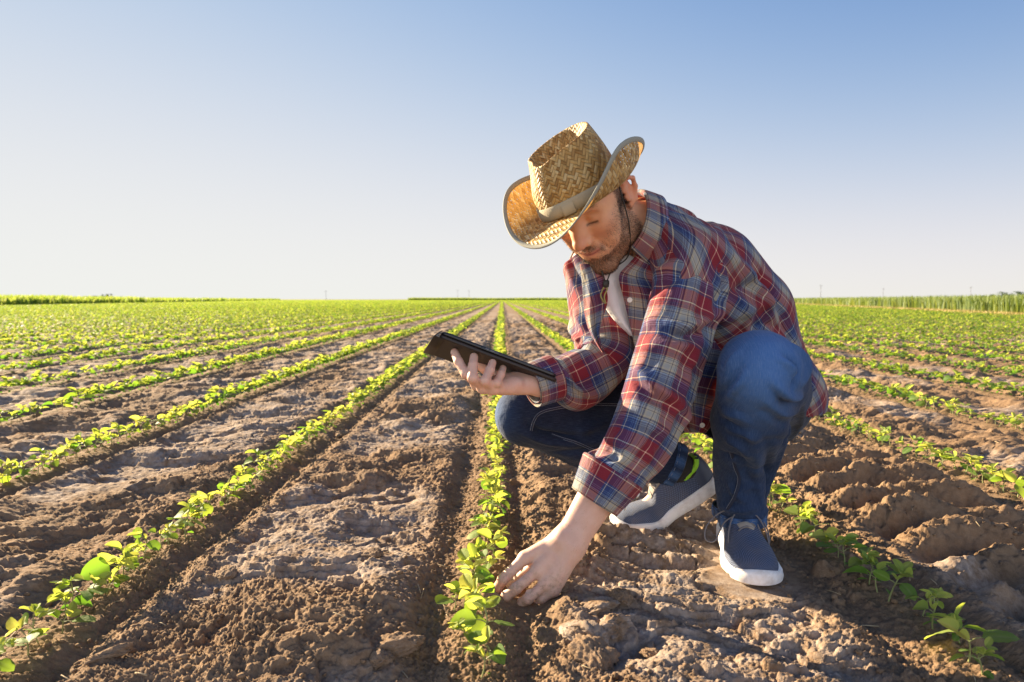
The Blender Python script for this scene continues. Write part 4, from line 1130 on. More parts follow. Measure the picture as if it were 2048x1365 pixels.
BUTTON = simple_mat("pearl_button", (0.80, 0.76, 0.68), 0.25)
def button(name, c, n, r, parent):
    n = unit(n); a = unit(np.cross(n, [0.3, 0.2, 1.0])); b = np.cross(n, a); th = np.arange(20) * 2 * math.pi / 20
    V = []
    for rr, h in ((1.0, 0), (1.0, .0016), (.82, .0022), (.70, .0015), (.08, .0015)):
        V.append(c + n * h + r * rr * (np.cos(th)[:, None] * a + np.sin(th)[:, None] * b))
    put(name, mesh_np(name, np.concatenate(V), grid_faces(5, 20, True)), BUTTON, parent)
def build_shirt():
    sd = shirt_sdf()
    nv, nu = 100, 150
    # angle of the front edges from straight ahead, by height: his left edge, his right edge
    T0 = -0.06
    G, ts = torso_grid(sd, nv, nu, T0, 1.10, ([T0, .2, .6, .95, 1.1], [.55, .45, .12, .18, .50]), ([T0, .2, .6, .95, 1.1], [1.0, 1.0, .95, .60, .55]))
    for _ in range(3):
        S = G.copy(); S[1:-1] = .5 * G[1:-1] + .25 * (G[2:] + G[:-2]); S[:, 1:-1] = .5 * S[:, 1:-1] + .25 * (S[:, 2:] + S[:, :-2]); G = S
    du = np.linalg.norm(np.diff(G, axis=1), axis=2); du = np.concatenate([du, du[:, -1:]], 1)
    dv = np.linalg.norm(np.diff(G, axis=0), axis=2); dv = np.concatenate([dv, dv[-1:]], 0)
    j = np.linspace(0, 1, nu)
    front = np.exp(-(j / .16) ** 2) + np.exp(-((1 - j) / .16) ** 2)          # front panels: longer, free to hang
    pin = np.zeros((nv, nu), bool); pin[ts > 0.90] = True
    ru = du * 1.02; rv = dv * (1.015 + 0.06 * front[None, :])
    jit = np.stack([vnoise(j[None, :] * 22 + 0 * ts[:, None], ts[:, None] * 12, 60 + k) for k in range(3)], -1) * 0.012
    C = Cloth(G + jit * (~pin)[..., None], False, ru, rv, pin, bend=0.30, shear=0.35)
    cones = torso_cones() + leg_cones(0.012)[2:] + [(J['l_hip'], J['l_hip'] + (J['l_knee'] - J['l_hip']) * .12, .102, .100), (J['r_hip'], J['l_hip'], .105, .102)] + [(J[q + '_sh'], J[q + '_sh'] + (J[q + '_elb'] - J[q + '_sh']) * .2, .060, .058) for q in 'lr']
    G = C.run(120, cones, g=(0, 0, -2.5), passes=8, thick=0.010, comp=0.25)
    V = G.reshape(-1, 3); N = grid_normals(G, False).reshape(-1, 3)
    if (N * (V - SPINE[2])).sum() < 0: N = -N
    strokes = [
        ([(1480, 530), (1520, 580), (1545, 650)], 0.0195, 0.0101), ([(1500, 520), (1545, 585), (1570, 650)], -0.0156, 0.0087), ([(1440, 600), (1500, 570), (1535, 540)], -0.0195, 0.0087),
        ([(1440, 640), (1500, 615), (1550, 600)], 0.0195, 0.0093), ([(1450, 700), (1510, 650), (1575, 660)], -0.0175, 0.0087), ([(1480, 690), (1540, 690), (1600, 720)], 0.0156, 0.0087),
        ([(1340, 430), (1400, 440), (1450, 470)], 0.0117, 0.0101), ([(1350, 470), (1420, 450), (1470, 460)], -0.0117, 0.0087), ([(1320, 480), (1340, 520), (1350, 560)], -0.0156, 0.0087),
        ([(1590, 690), (1610, 740), (1630, 780)], 0.0156, 0.0072), ([(1560, 620), (1585, 680), (1600, 720)], -0.0137, 0.0072),
        ([(1420, 500), (1470, 520), (1510, 560)], .0130, .010), ([(1400, 520), (1450, 545), (1500, 600)], -.0130, .009), ([(1460, 560), (1490, 620), (1500, 690)], .0120, .009), ([(1520, 640), (1560, 700), (1580, 760)], .0110, .008), ([(1330, 410), (1380, 425), (1430, 440)], .0080, .009), ([(1175, 560), (1180, 620), (1200, 690)], 0.0117, 0.0072), ([(1145, 540), (1150, 600), (1165, 650)], -0.0117, 0.0072)]
    V = fold_strokes(V, N, strokes, finder(V)); G = V.reshape(nv, nu, 3)
    me = grid_mesh("shirt", G, False, 0.0080, 0.0078, 0.012, 0.0, 1)
    shirt = put("shirt", me, PLAID_M, PERSON, label="plaid flannel shirt in burgundy, navy and beige worn open at the front")
    cloth_mods(shirt)
    # the hem: nothing hangs below the hips behind the near thigh
    me2 = shirt.data; zc = np.array([p.center[:] for p in me2.polygons]); kill = (zc[:, 2] < 0.285) & (zc[:, 0] > 0.50)
    import bmesh
    bm = bmesh.new(); bm.from_mesh(me2); bm.faces.ensure_lookup_table()
    bmesh.ops.delete(bm, geom=[bm.faces[i] for i in np.where(kill)[0]], context='FACES'); bm.to_mesh(me2); bm.free()
    # the two hanging fronts, free of the chest
    def front(rows, Y, uv0, tw, bulge, lab, mat=PLAID_M, name="front_panel", nn=26, parent=shirt, th=.0012):
        """rows: (py, left px, right px); Y: (top, bottom) depth; bulge: how far the middle comes towards the camera."""
        r = np.array(rows, float); t = np.linspace(0, 1, len(r)); tt = np.linspace(0, 1, 60); P = np.zeros((60, nn, 3))
        sp, _ = smooth_path(np.stack([r[:, 0], r[:, 1], r[:, 2]], 1), 60)
        for i in range(60):
            for k in range(nn):
                a = k / (nn - 1); y = Y[0] + (Y[1] - Y[0]) * tt[i] - bulge * math.sin(math.pi * a) ** .8
                y += 0.010 * vnoise(np.array([a * 3.0 + uv0]), np.array([tt[i] * 2.2]), 5)[0] + .006 * math.sin(a * 11 + uv0 * 50 + tt[i] * 1.5) * min(1, tt[i] * 3)
                P[i, k] = W(sp[i, 1] + (sp[i, 2] - sp[i, 1]) * a, sp[i, 0], y)
        wd = np.linalg.norm(np.diff(P, axis=1), axis=2).sum(1).mean() / (nn - 1); hg = np.linalg.norm(np.diff(P, axis=0), axis=2).sum(0).mean() / 59
        o = put(name, grid_mesh(name, P, False, wd, hg, uv0, .03, 0, tw), mat, parent, label=lab); cloth_mods(o, th, 1)
        return o, P
    front([(528, 1160, 1200), (571, 1165, 1211), (602, 1167, 1215), (635, 1171, 1206), (663, 1179, 1199), (690, 1194, 1202), (706, 1205, 1209)], (1.46, 1.44), .012, .25, .016, "turned-out edge of the open right shirt front")
    front([(535, 1176, 1265), (600, 1182, 1280), (660, 1188, 1300), (710, 1194, 1310), (760, 1204, 1330)], (1.545, 1.53), .05, .1, -.02, "shaded inside of the right shirt front")
    lp, LPG = front([(505, 1278, 1318), (530, 1256, 1322), (553, 1238, 1330), (600, 1248, 1390), (660, 1262, 1440), (700, 1271, 1455), (745, 1281, 1450), (800, 1318, 1436), (845, 1352, 1426), (866, 1372, 1412)], (1.435, 1.47), .030, -.22, .012, "left shirt front with its row of pearl buttons")
    for (bx, by) in ((1259, 598), (1279, 702), (1405, 848)):
        q = np.array([[PX(p) for p in r] for r in LPG[::2]]); d = np.hypot(q[..., 0] - bx, q[..., 1] - by); i, k = np.unravel_index(d.argmin(), d.shape)
        c = LPG[2 * i, k]; n = unit(np.array([0, 0, CAM_H]) - c); button("button", c + n * .0020, n, .0056, lp)
    # collar: stand and fold-over leaf along the neckline
    row = G[-1]; nc = row.mean(0); up = unit(HC + HM.T @ A3(-.03, 0, -.02) - J['neck']); nj = len(row); tt = np.linspace(0, 1, nj)
    out = row - nc; out -= (out @ up)[:, None] * up; out /= np.linalg.norm(out, axis=1)[:, None]
    tip = np.exp(-(tt / .10) ** 2) + np.exp(-((1 - tt) / .10) ** 2)
    prof = [(0, -.006), (.000, .008), (-.002, .020), (-.001, .029), (.004, .033), (.009, .030), (.012, .018), (.015, .004), (.018, -.012)]
    Cg = np.stack([row + out * (o + (.004 * tip[:, None] if k > 6 else 0)) + up * (h if k < 6 else h - 0.030 * tip[:, None] * (k - 5) / 3.0) for k, (o, h) in enumerate(prof)])
    fw = np.gradient(row, axis=0); fw /= np.linalg.norm(fw, axis=1)[:, None]
    for k in (6, 7, 8): Cg[k] += -fw * (0.012 * (k - 5) / 3 * np.exp(-(tt / .06) ** 2))[:, None] + fw * (0.012 * (k - 5) / 3 * np.exp(-((1 - tt) / .06) ** 2))[:, None]
    c = put("collar", grid_mesh("collar", Cg, False, 0.0042, 0.0075, 0.03, 0.02, 0), PLAID_M, PERSON, label="folded plaid shirt collar"); cloth_mods(c, 0.0022, 2)
    # white T-shirt under it
    tm = NT("white_cotton"); tm.p(Base_Color=(0.80, 0.78, 0.77), Roughness=0.9, Normal=tm.bump(tm.noise(60, tm.n("ShaderNodeNewGeometry").outputs[0], 3), .3, .01))
    t, _ = front([(508, 1180, 1285), (560, 1190, 1280), (600, 1202, 1285), (640, 1228, 1290), (672, 1260, 1297)], (1.468, 1.482), .02, 0, .010, "white T-shirt showing between the open shirt fronts", tm.m, "t_shirt", parent=PERSON)
    # sleeves with their cuffs
    def make(q, pts, radii, k, cl, u0, seed, strokes, lab, cuff_r):
        Gs, su, sv, rad = sleeve(q, pts, radii, 104, k, (-1, -.4, 0), cl, u0, seed, g=(0, 0, -.5 if q == 'l' else -1.2))
        V = Gs.reshape(-1, 3); N = grid_normals(Gs, True).reshape(-1, 3); ctr = np.repeat(Gs.mean(1), Gs.shape[1], 0)
        if (N * (V - ctr)).sum() < 0: N = -N
        V = fold_strokes(V, N, strokes, finder(V)); Gs = V.reshape(Gs.shape)
        o = put("sleeve", grid_mesh("sleeve", Gs, True, su, sv, u0, 0.01, 1), PLAID_M, PERSON, label=lab); cloth_mods(o)
        n = 10; path, L = smooth_path(pts, 120); kk = int(120 * (1 - cl / L)); cp = path[kk:]; cp = cp[np.linspace(0, len(cp) - 1, n).astype(int)]
        rr = np.linspace(cuff_r[0], cuff_r[1], n); Cg = tube_grid(cp, (-1, -.4, 0), rr, 60, 0.93)
        Cg = np.concatenate([Cg[:1] - (Cg[:1] - cp[0]) * .05, Cg])
        cu = put("cuff", grid_mesh("cuff", Cg, True, su * 1.1, 0.0085, u0 + .03, 0.02, 0, math.pi / 2), PLAID_M, o); cloth_mods(cu, 0.003, 1, 1.0)
        return o, Cg
    sh, el, wr = J['l_sh'], J['l_elb'], J['l_wri']
    pts = [sh + (el - sh) * 0.03, sh + (el - sh) * 0.17, sh + (el - sh) * 0.58, el + A3(.004, .004, .006), el + (wr - el) * .36, el + (wr - el) * 0.69]
    st = [([(1300, 640), (1370, 655), (1450, 625)], 0.0209, 0.0098), ([(1295, 662), (1370, 675), (1445, 650)], -0.0251, 0.0074), ([(1300, 690), (1360, 690), (1420, 690)], 0.0167, 0.0098),
          ([(1275, 742), (1310, 775), (1350, 800)], 0.0230, 0.0090), ([(1272, 762), (1310, 795), (1350, 822)], -0.0230, 0.0074), ([(1340, 790), (1375, 830), (1395, 860)], 0.0126, 0.0082),
          ([(1290, 560), (1330, 540), (1370, 530)], 0.0147, 0.0082), ([(1300, 590), (1340, 560), (1390, 545)], -0.0147, 0.0074), ([(1440, 520), (1465, 580), (1440, 660)], 0.0188, 0.0098), ([(1420, 540), (1440, 600), (1420, 650)], -0.0147, 0.0082),
          ([(1310, 700), (1300, 725), (1290, 745)], -0.0126, 0.0066), ([(1230, 870), (1245, 900), (1262, 925)], 0.0147, 0.0066), ([(1215, 895), (1235, 920), (1250, 945)], -0.0126, 0.0057), ([(1290, 860), (1300, 900), (1290, 940)], 0.0105, 0.0074),
          ([(1360, 880), (1330, 920), (1300, 960)], 0.0147, 0.0074), ([(1250, 820), (1290, 850), (1340, 860)], 0.0105, 0.0082), ([(1265, 800), (1300, 830), (1330, 870)], .0085, .008), ([(1255, 830), (1285, 862), (1310, 900)], -.0080, .007), ([(1395, 800), (1370, 850), (1335, 900)], .0080, .009), ([(1410, 760), (1385, 800), (1350, 840)], -.0075, .008), ([(1300, 800), (1345, 815), (1390, 790)], .0070, .007), ([(1330, 720), (1390, 745), (1425, 740)], -0.0126, 0.0082)]
    sl, Cl = make('l', pts, ([0, .12, .45, .62, .80, .885, .90, 1.0], [.044, .073, .077, .072, .064, .060, .050, .040]), 1.00, .066, .02, 71, st, "left shirt sleeve pushed up the forearm", (.0630, .0470))
    for k in (3, 7):
        d = np.array([PX(p) for p in Cl[k]]); i = int(d[:, 0].argmax()); n = Cl[k, i] - Cl[k].mean(0); button("button", Cl[k, i] + unit(n) * .003, n, .0056, sl)
    sh, el, wr = J['r_sh'], J['r_elb'], J['r_wri']
    pts = [sh + (el - sh) * 0.03, sh + (el - sh) * 0.2, sh + (el - sh) * 0.6, el + A3(-.012, -.004, .012), el + (wr - el) * .55, wr + (wr - el) * 0.10]
    st = [([(1128, 650), (1150, 672), (1190, 690)], 0.0251, 0.0082), ([(1130, 672), (1155, 690), (1195, 702)], -0.0251, 0.0066), ([(1150, 620), (1165, 645), (1172, 670)], 0.0167, 0.0074), ([(1127, 500), (1150, 540), (1165, 570)], -0.0126, 0.0049), ([(1122, 520), (1145, 560), (1160, 590)], 0.0126, 0.0049),
          ([(1180, 700), (1150, 715), (1120, 725)], 0.0126, 0.0082)]
    make('r', pts, ([0, .12, .5, .75, .86, .885, 1.0], [.042, .068, .068, .062, .052, .040, .038]), 1.16, .060, .05, 83, st, "right shirt sleeve bent at the elbow above the knee", (.0480, .0450))
    return G
SHIRT_G = build_shirt()
# ------------------------------------------------------------------ jeans
def jeans_sdf():
    s = SDF()
    lh, lk, la = J['l_hip'], J['l_knee'], J['l_ankle']; rh, rk, ra = J['r_hip'], J['r_knee'], J['r_ankle']
    s.ell((lh + rh) / 2 + A3(.000, .012, -.008), (0.130, 0.115, 0.105), None, 0.05)
    s.ell(SPINE[0] + A3(.01, .02, -.035), (0.120, 0.115, 0.095), None, 0.05)
    kn = lk + A3(0.004, .012, 0.0)
    s.cone(lh, kn + (lh - kn) * .25, 0.086, 0.079, 0.05); s.cone(kn + (lh - kn) * .25, kn, 0.083, 0.074, 0.02)
    s.cone(kn, kn + (la - kn) * .35, 0.074, 0.071, 0.012); s.cone(kn + (la - kn) * .35, la + (kn - la) * .14, 0.071, 0.054, 0.02)
    s.cone(la + (kn - la) * .14, la + (la - kn) * .20 + A3(-.002, -.045, 0), 0.053, 0.053, 0.02)
    s.cone(la + (kn - la) * .30 + A3(0, -.01, 0), A3(0.511, 1.418, 0.055), 0.048, 0.047, 0.02)
    s.cone(rh, rk + (rh - rk) * .22, 0.100, 0.082, 0.06); s.cone(rk + (rh - rk) * .22, rk, 0.082, 0.070, 0.02)
    s.cone(rk, rk + (ra - rk) * .35, 0.070, 0.066, 0.008); s.cone(rk + (ra - rk) * .35, ra + (rk - ra) * .22, 0.066, 0.052, 0.02)
    s.cone(ra + (rk - ra) * .22, ra + (ra - rk) * .05 + A3(0, 0, .004), 0.052, 0.054, 0.02)
    return s
JS = jeans_sdf()
L_HEM = (A3(0.514, 1.445, 0.066), unit(A3(0.05, -.02, -1.0)))
R_HEM = (W(1338, 962, 1.60), unit(W(1392, 985, 1.6) - W(1302, 945, 1.6)))
def denim_material():
    m = NT("denim"); uv = m.n("ShaderNodeTexCoord").outputs[2]; pos = m.n("ShaderNodeNewGeometry").outputs[0]
    col = m.ramp(m.noise(14, pos, 5, .65), [(.3, (0.006, 0.010, 0.025)), (.7, (0.013, 0.021, 0.049))])
    col = m.mix(m.attr("fade"), col, (0.066, 0.165, 0.400))
    mp = m.n("ShaderNodeMapping", {0: uv}); mp.inputs[3].default_value = (1.0, 0.06, 1.0)
    st = m.noise(1000, mp.outputs[0], 2, .7)
    mp2 = m.n("ShaderNodeMapping", {0: uv}); mp2.inputs[3].default_value = (0.12, 1.0, 1.0)
    st2 = m.noise(900, mp2.outputs[0], 2, .7)
    g = m.math('ADD', m.math('MULTIPLY', st, .82), m.math('MULTIPLY', st2, .18))
    col = m.mix(m.math('MULTIPLY', m.ramp(g, [(.46, 0.), (.66, 1.)]), m.math('MULTIPLY_ADD', m.attr("fade"), .24, .08)), col, (0.22, 0.31, 0.47))
    m.p(Base_Color=col, Roughness=0.9)
    m.b.inputs["Specular IOR Level"].default_value = 0.15; m.b.inputs["Sheen Weight"].default_value = 0.10
    h = m.math('ADD', m.math('MULTIPLY', g, .10), m.noise(38, pos, 4, .55))
    m.p(Normal=m.bump(h, 0.4, 0.012)); return m.m
DENIM = denim_material()
THREAD = simple_mat("pale_thread", (0.17, 0.20, 0.26), 0.8)
SEAM_M = simple_mat("seam_denim", (0.012, 0.018, 0.040), 0.9)
def build_jeans():
    V, F = surface_nets(JS, (-0.03, 1.12, 0.02), (0.86, 1.86, 0.54), 0.0056)
    ok = np.ones(len(V), bool)
    dk = np.linalg.norm(V - J['l_ankle'], axis=1) < .2; ok &= ~(dk & ((V - L_HEM[0]) @ L_HEM[1] > 0))
    dk = (np.linalg.norm(V - J['r_ankle'], axis=1) < .16); ok &= ~(dk & ((V - R_HEM[0]) @ R_HEM[1] > 0))
    F = F[ok[F].all(1)]; used = np.unique(F); re = np.full(len(V), -1); re[used] = np.arange(len(used)); V = V[used]; F = re[F]
    # snap the cut rims onto their planes
    N = JS.grad(V)
    st = [
        ([(1582, 690), (1607, 730), (1600, 775)], 0.0150, 0.0076), ([(1570, 705), (1592, 740), (1585, 780)], -0.0180, 0.0068), ([(1545, 760), (1578, 792), (1606, 790)], 0.0135, 0.0068), ([(1540, 778), (1572, 808), (1600, 806)], -0.0120, 0.0059),
        ([(1440, 790), (1462, 765), (1480, 735)], -0.0105, 0.0068), ([(1452, 800), (1478, 770), (1492, 745)], 0.0090, 0.0068),
        ([(1450, 880), (1478, 890), (1500, 915)], 0.0120, 0.0085), ([(1445, 905), (1475, 918), (1495, 945)], -0.0135, 0.0076), ([(1445, 825), (1475, 830), (1500, 845)], 0.0090, 0.0085),
        ([(1500, 850), (1512, 920), (1520, 1000)], 0.0105, 0.0085), ([(1530, 880), (1540, 950), (1540, 1020)], -0.0135, 0.0085), ([(1585, 860), (1565, 930), (1548, 990)], 0.0120, 0.0085), ([(1470, 930), (1500, 960), (1515, 1010)], -0.0090, 0.0085),
        ([(1440, 1012), (1480, 1020), (1530, 1008)], 0.0120, 0.0076), ([(1440, 1034), (1485, 1046), (1532, 1030)], -0.0105, 0.0068), ([(1455, 965), (1475, 990), (1500, 1010)], 0.0105, 0.0085), ([(1540, 1000), (1525, 1030), (1505, 1050)], 0.0075, 0.0068),
        ([(1075, 868), (1130, 876), (1200, 870)], -0.0180, 0.0085), ([(1050, 840), (1080, 862), (1120, 868)], -0.0105, 0.0068), ([(1040, 862), (1090, 885), (1150, 890)], 0.0090, 0.0085),
        ([(1100, 905), (1160, 905), (1230, 895)], -0.0090, 0.0085), ([(1090, 925), (1150, 935), (1220, 940)], 0.0075, 0.0085), ([(1150, 880), (1180, 862), (1215, 850)], 0.0105, 0.0085), ([(1060, 800), (1110, 790), (1170, 795)], -0.0045, 0.0102), ([(1050, 760), (1120, 765), (1200, 750)], 0.0045, 0.0102),
        ([(1290, 960), (1300, 940), (1330, 920)], 0.0075, 0.0068), ([(1275, 945), (1290, 925), (1320, 905)], -0.0090, 0.0068), ([(1555, 715), (1580, 735), (1595, 765)], .0120, .006), ([(1530, 800), (1565, 825), (1600, 825)], .0090, .006), ([(1520, 820), (1560, 845), (1595, 842)], -.0090, .006), ([(1450, 745), (1462, 720), (1475, 700)], .0070, .007), ([(1442, 835), (1462, 850), (1485, 860)], -.0080, .006), ([(1455, 855), (1490, 868), (1520, 880)], .0080, .007), ([(1510, 890), (1560, 880), (1590, 860)], -.0070, .007), ([(1470, 985), (1505, 975), (1535, 985)], .0060, .007), ([(1480, 945), (1520, 935), (1545, 945)], -.0060, .007), ([(1590, 830), (1580, 870), (1560, 900)], -0.0090, 0.0085), ([(1612, 800), (1605, 850), (1585, 890)], 0.0090, 0.0076)]
    V = fold_strokes(V, N, st, finder(V))
    V = V + N * (0.0022 * noise3(V, 7, 26) + 0.0010 * noise3(V, 11, 60))[:, None]
    # uv along the legs; knees and thigh fronts are worn paler
    dl = np.minimum(*[np.linalg.norm(V - a - np.clip((V - a) @ (b - a) / ((b - a) @ (b - a)), 0, 1)[:, None] * (b - a), axis=1) for a, b in ((J['l_knee'], J['l_hip']), (J['l_ankle'], J['l_knee']))])
    dr = np.minimum(*[np.linalg.norm(V - a - np.clip((V - a) @ (b - a) / ((b - a) @ (b - a)), 0, 1)[:, None] * (b - a), axis=1) for a, b in ((J['r_knee'], J['r_hip']), (J['r_ankle'], J['r_knee']))])
    lm = dl < dr; uv = np.where(lm[:, None], np.stack([V[:, 0] + .05 * V[:, 1], V[:, 2]], 1), np.stack([V[:, 2] + .05 * V[:, 1], V[:, 0]], 1))
    fl = np.exp(-(np.linalg.norm((V - (J['l_knee'] + A3(0, -.06, .02))) / [1, 1, 1.25], axis=1) / .100) ** 2)
    fr = 0.55 * np.exp(-(np.linalg.norm(V - (J['r_knee'] + A3(-.06, -.01, .0)), axis=1) / .045) ** 2)
    shin = 0.22 * np.exp(-(np.linalg.norm((V - (J['l_knee'] * .45 + J['l_ankle'] * .55 + A3(0, -.06, 0))) / [.6, 1, 1.6], axis=1) / .07) ** 2)
    fade = np.clip(np.maximum(np.maximum(fl, fr), np.maximum(shin, .10 * lm)) * (0.85 + .4 * noise3(V, 3, 9)), 0, 1)
    jn = put("jeans", mesh_np("jeans", V, F, uv=uv, attrs={"fade": fade}), DENIM, PERSON, label="dark blue denim jeans worn paler at the knees")
    cloth_mods(jn, 0.0016, 0, -1.0)
    find = finder(V)
    def seam(path, w=.0042, two=True):
        p3 = [find(*q) for q in path]; p3 = np.array([q for q in p3 if q is not None]); pp, L = smooth_path(p3, max(30, int(L0(p3) / .005)))
        n = JS.grad(pp); tg = np.gradient(pp, axis=0); tg /= np.linalg.norm(tg, axis=1)[:, None]; sd = np.cross(tg, n); sd /= np.linalg.norm(sd, axis=1)[:, None]
        d = JS(pp); pp = pp - n * 0.0
        prof = [(-w, -.0010), (-w * .7, .0011), (0, .0019), (w * .7, .0011), (w, -.0010)]
        G = np.stack([pp + sd * a + n * (h + .0006) for a, h in prof], 1)
        o = put("seam", mesh_np("seam", G.reshape(-1, 3), grid_faces(len(pp), 5)), SEAM_M, jn)
        parts = []
        for sgn in ((-1, 1) if two else (1,)):
            s = 0.0
            for i in range(0, len(pp) - 1):
                q0 = pp[i] + sd[i] * sgn * w * .55 + n[i] * .0021; q1 = pp[i + 1] + sd[i + 1] * sgn * w * .55 + n[i + 1] * .0021
                parts.append(tube([q0, (q0 + q1) / 2 + n[i] * .0004, q1], .00042, 4))
        v, f, _ = join_np(parts); put("stitching", mesh_np("stitching", v, f), THREAD, o)
    L0 = lambda p: np.linalg.norm(np.diff(p, axis=0), axis=1).sum()
    seam([(1062, 862), (1068, 842), (1085, 826), (1120, 815), (1180, 811), (1250, 810), (1300, 808)])
    seam([(1105, 868), (1122, 878), (1150, 885), (1190, 900), (1230, 918)])
    seam([(1462, 905), (1470, 935), (1478, 960), (1470, 990), (1455, 1020)], .0038, False)
    # turned hems
    def hem(pl, c0, nm, r0):
        o, n = pl; a = unit(np.cross(n, [0.1, 1, .1])); b = np.cross(n, a); th = np.linspace(0, 2 * math.pi, 64, endpoint=False); rows = []
        d = np.cos(th)[:, None] * a + np.sin(th)[:, None] * b
        def rim(h):
            rr = np.linspace(.01, .10, 80); D = JS(o + n * h + d[:, None] * rr[None, :, None]); k = np.argmax(D > 0, axis=1); r = rr[k]
            for _ in range(2): r = .5 * r + .25 * (np.roll(r, 1) + np.roll(r, -1))
            return r
        ring = rim(-.012)
        for h, e in ((-.022, .0002), (-.021, .0022), (-.010, .0030), (.000, .0028), (.0025, .0010), (.001, -.0018), (-.012, -.0020)): rows.append(o + n * h + d * (rim(min(h, -.003)) + e + .0010 * np.sin(th * 9 + h * 200))[:, None])
        h = put("hem", mesh_np("hem", np.concatenate(rows), grid_faces(7, 64, True), uv=np.stack([np.tile(th * .06, 7), np.repeat(np.arange(7) * .01, 64)], 1), attrs={"fade": np.tile(.30 + .25 * np.sin(th * 14), 7)}), DENIM, jn)
        parts = [tube([o - n * .018 + d[i] * (ring[i] + .0036), o - n * .018 + d[(i + 1) % 64] * (ring[(i + 1) % 64] + .0036)], .0006, 4) for i in range(0, 64) if i % 2 == 0]
        v, f, _ = join_np(parts); put("stitching", mesh_np("stitching", v, f), THREAD, h)
    hem(L_HEM, None, "hem", .06); hem(R_HEM, None, "hem", .05)
build_jeans()
# ------------------------------------------------------------------ running shoes and socks
def shoe_mats():
    m = NT("navy_knit"); uv = m.n("ShaderNodeTexCoord").outputs[2]
    sx = m.n("ShaderNodeSeparateXYZ", {0: uv}); w = 0.0050
    a = m.math('ADD', sx.outputs[0], sx.outputs[1]); b = m.math('SUBTRACT', sx.outputs[0], sx.outputs[1])
    h = m.math('MULTIPLY', m.math('ABSOLUTE', m.math('SINE', m.math('MULTIPLY', a, math.pi / w))), m.math('ABSOLUTE', m.math('SINE', m.math('MULTIPLY', b, math.pi / w))))
    col = m.mix(m.ramp(h, [(.15, 0.), (.7, 1.)]), (0.022, 0.032, 0.065), (0.12, 0.16, 0.27))
    dust = m.ramp(m.noise(22, m.n("ShaderNodeNewGeometry").outputs[0], 4, .6), [(.40, 0.), (.7, .50)])
    col = m.mix(m.math('MULTIPLY', dust, .6), col, (0.20, 0.16, 0.13))
    m.p(Base_Color=col, Roughness=0.75, Normal=m.bump(h, 0.6, 0.0015))
    r = NT("white_rubber"); pos = r.n("ShaderNodeNewGeometry").outputs[0]
    d = r.ramp(r.noise(30, pos, 5, .7), [(.46, 0.), (.76, .6)])
    r.p(Base_Color=r.mix(d, (0.82, 0.80, 0.79), (0.40, 0.31, 0.24)), Roughness=0.55)
    return m.m, r.m
KNIT, RUBBER = shoe_mats()
LIME = simple_mat("lime_lining", (0.33, 0.72, 0.03), 0.6)
SMOOTH_NAVY = simple_mat("smooth_navy_overlay", (0.055, 0.070, 0.115), 0.55)
LACE = simple_mat("grey_lace", (0.16, 0.145, 0.15), 0.8)
TONGUE = simple_mat("beige_tongue", (0.30, 0.26, 0.22), 0.8)
SOCK = simple_mat("charcoal_sock", (0.035, 0.033, 0.032), 0.95)
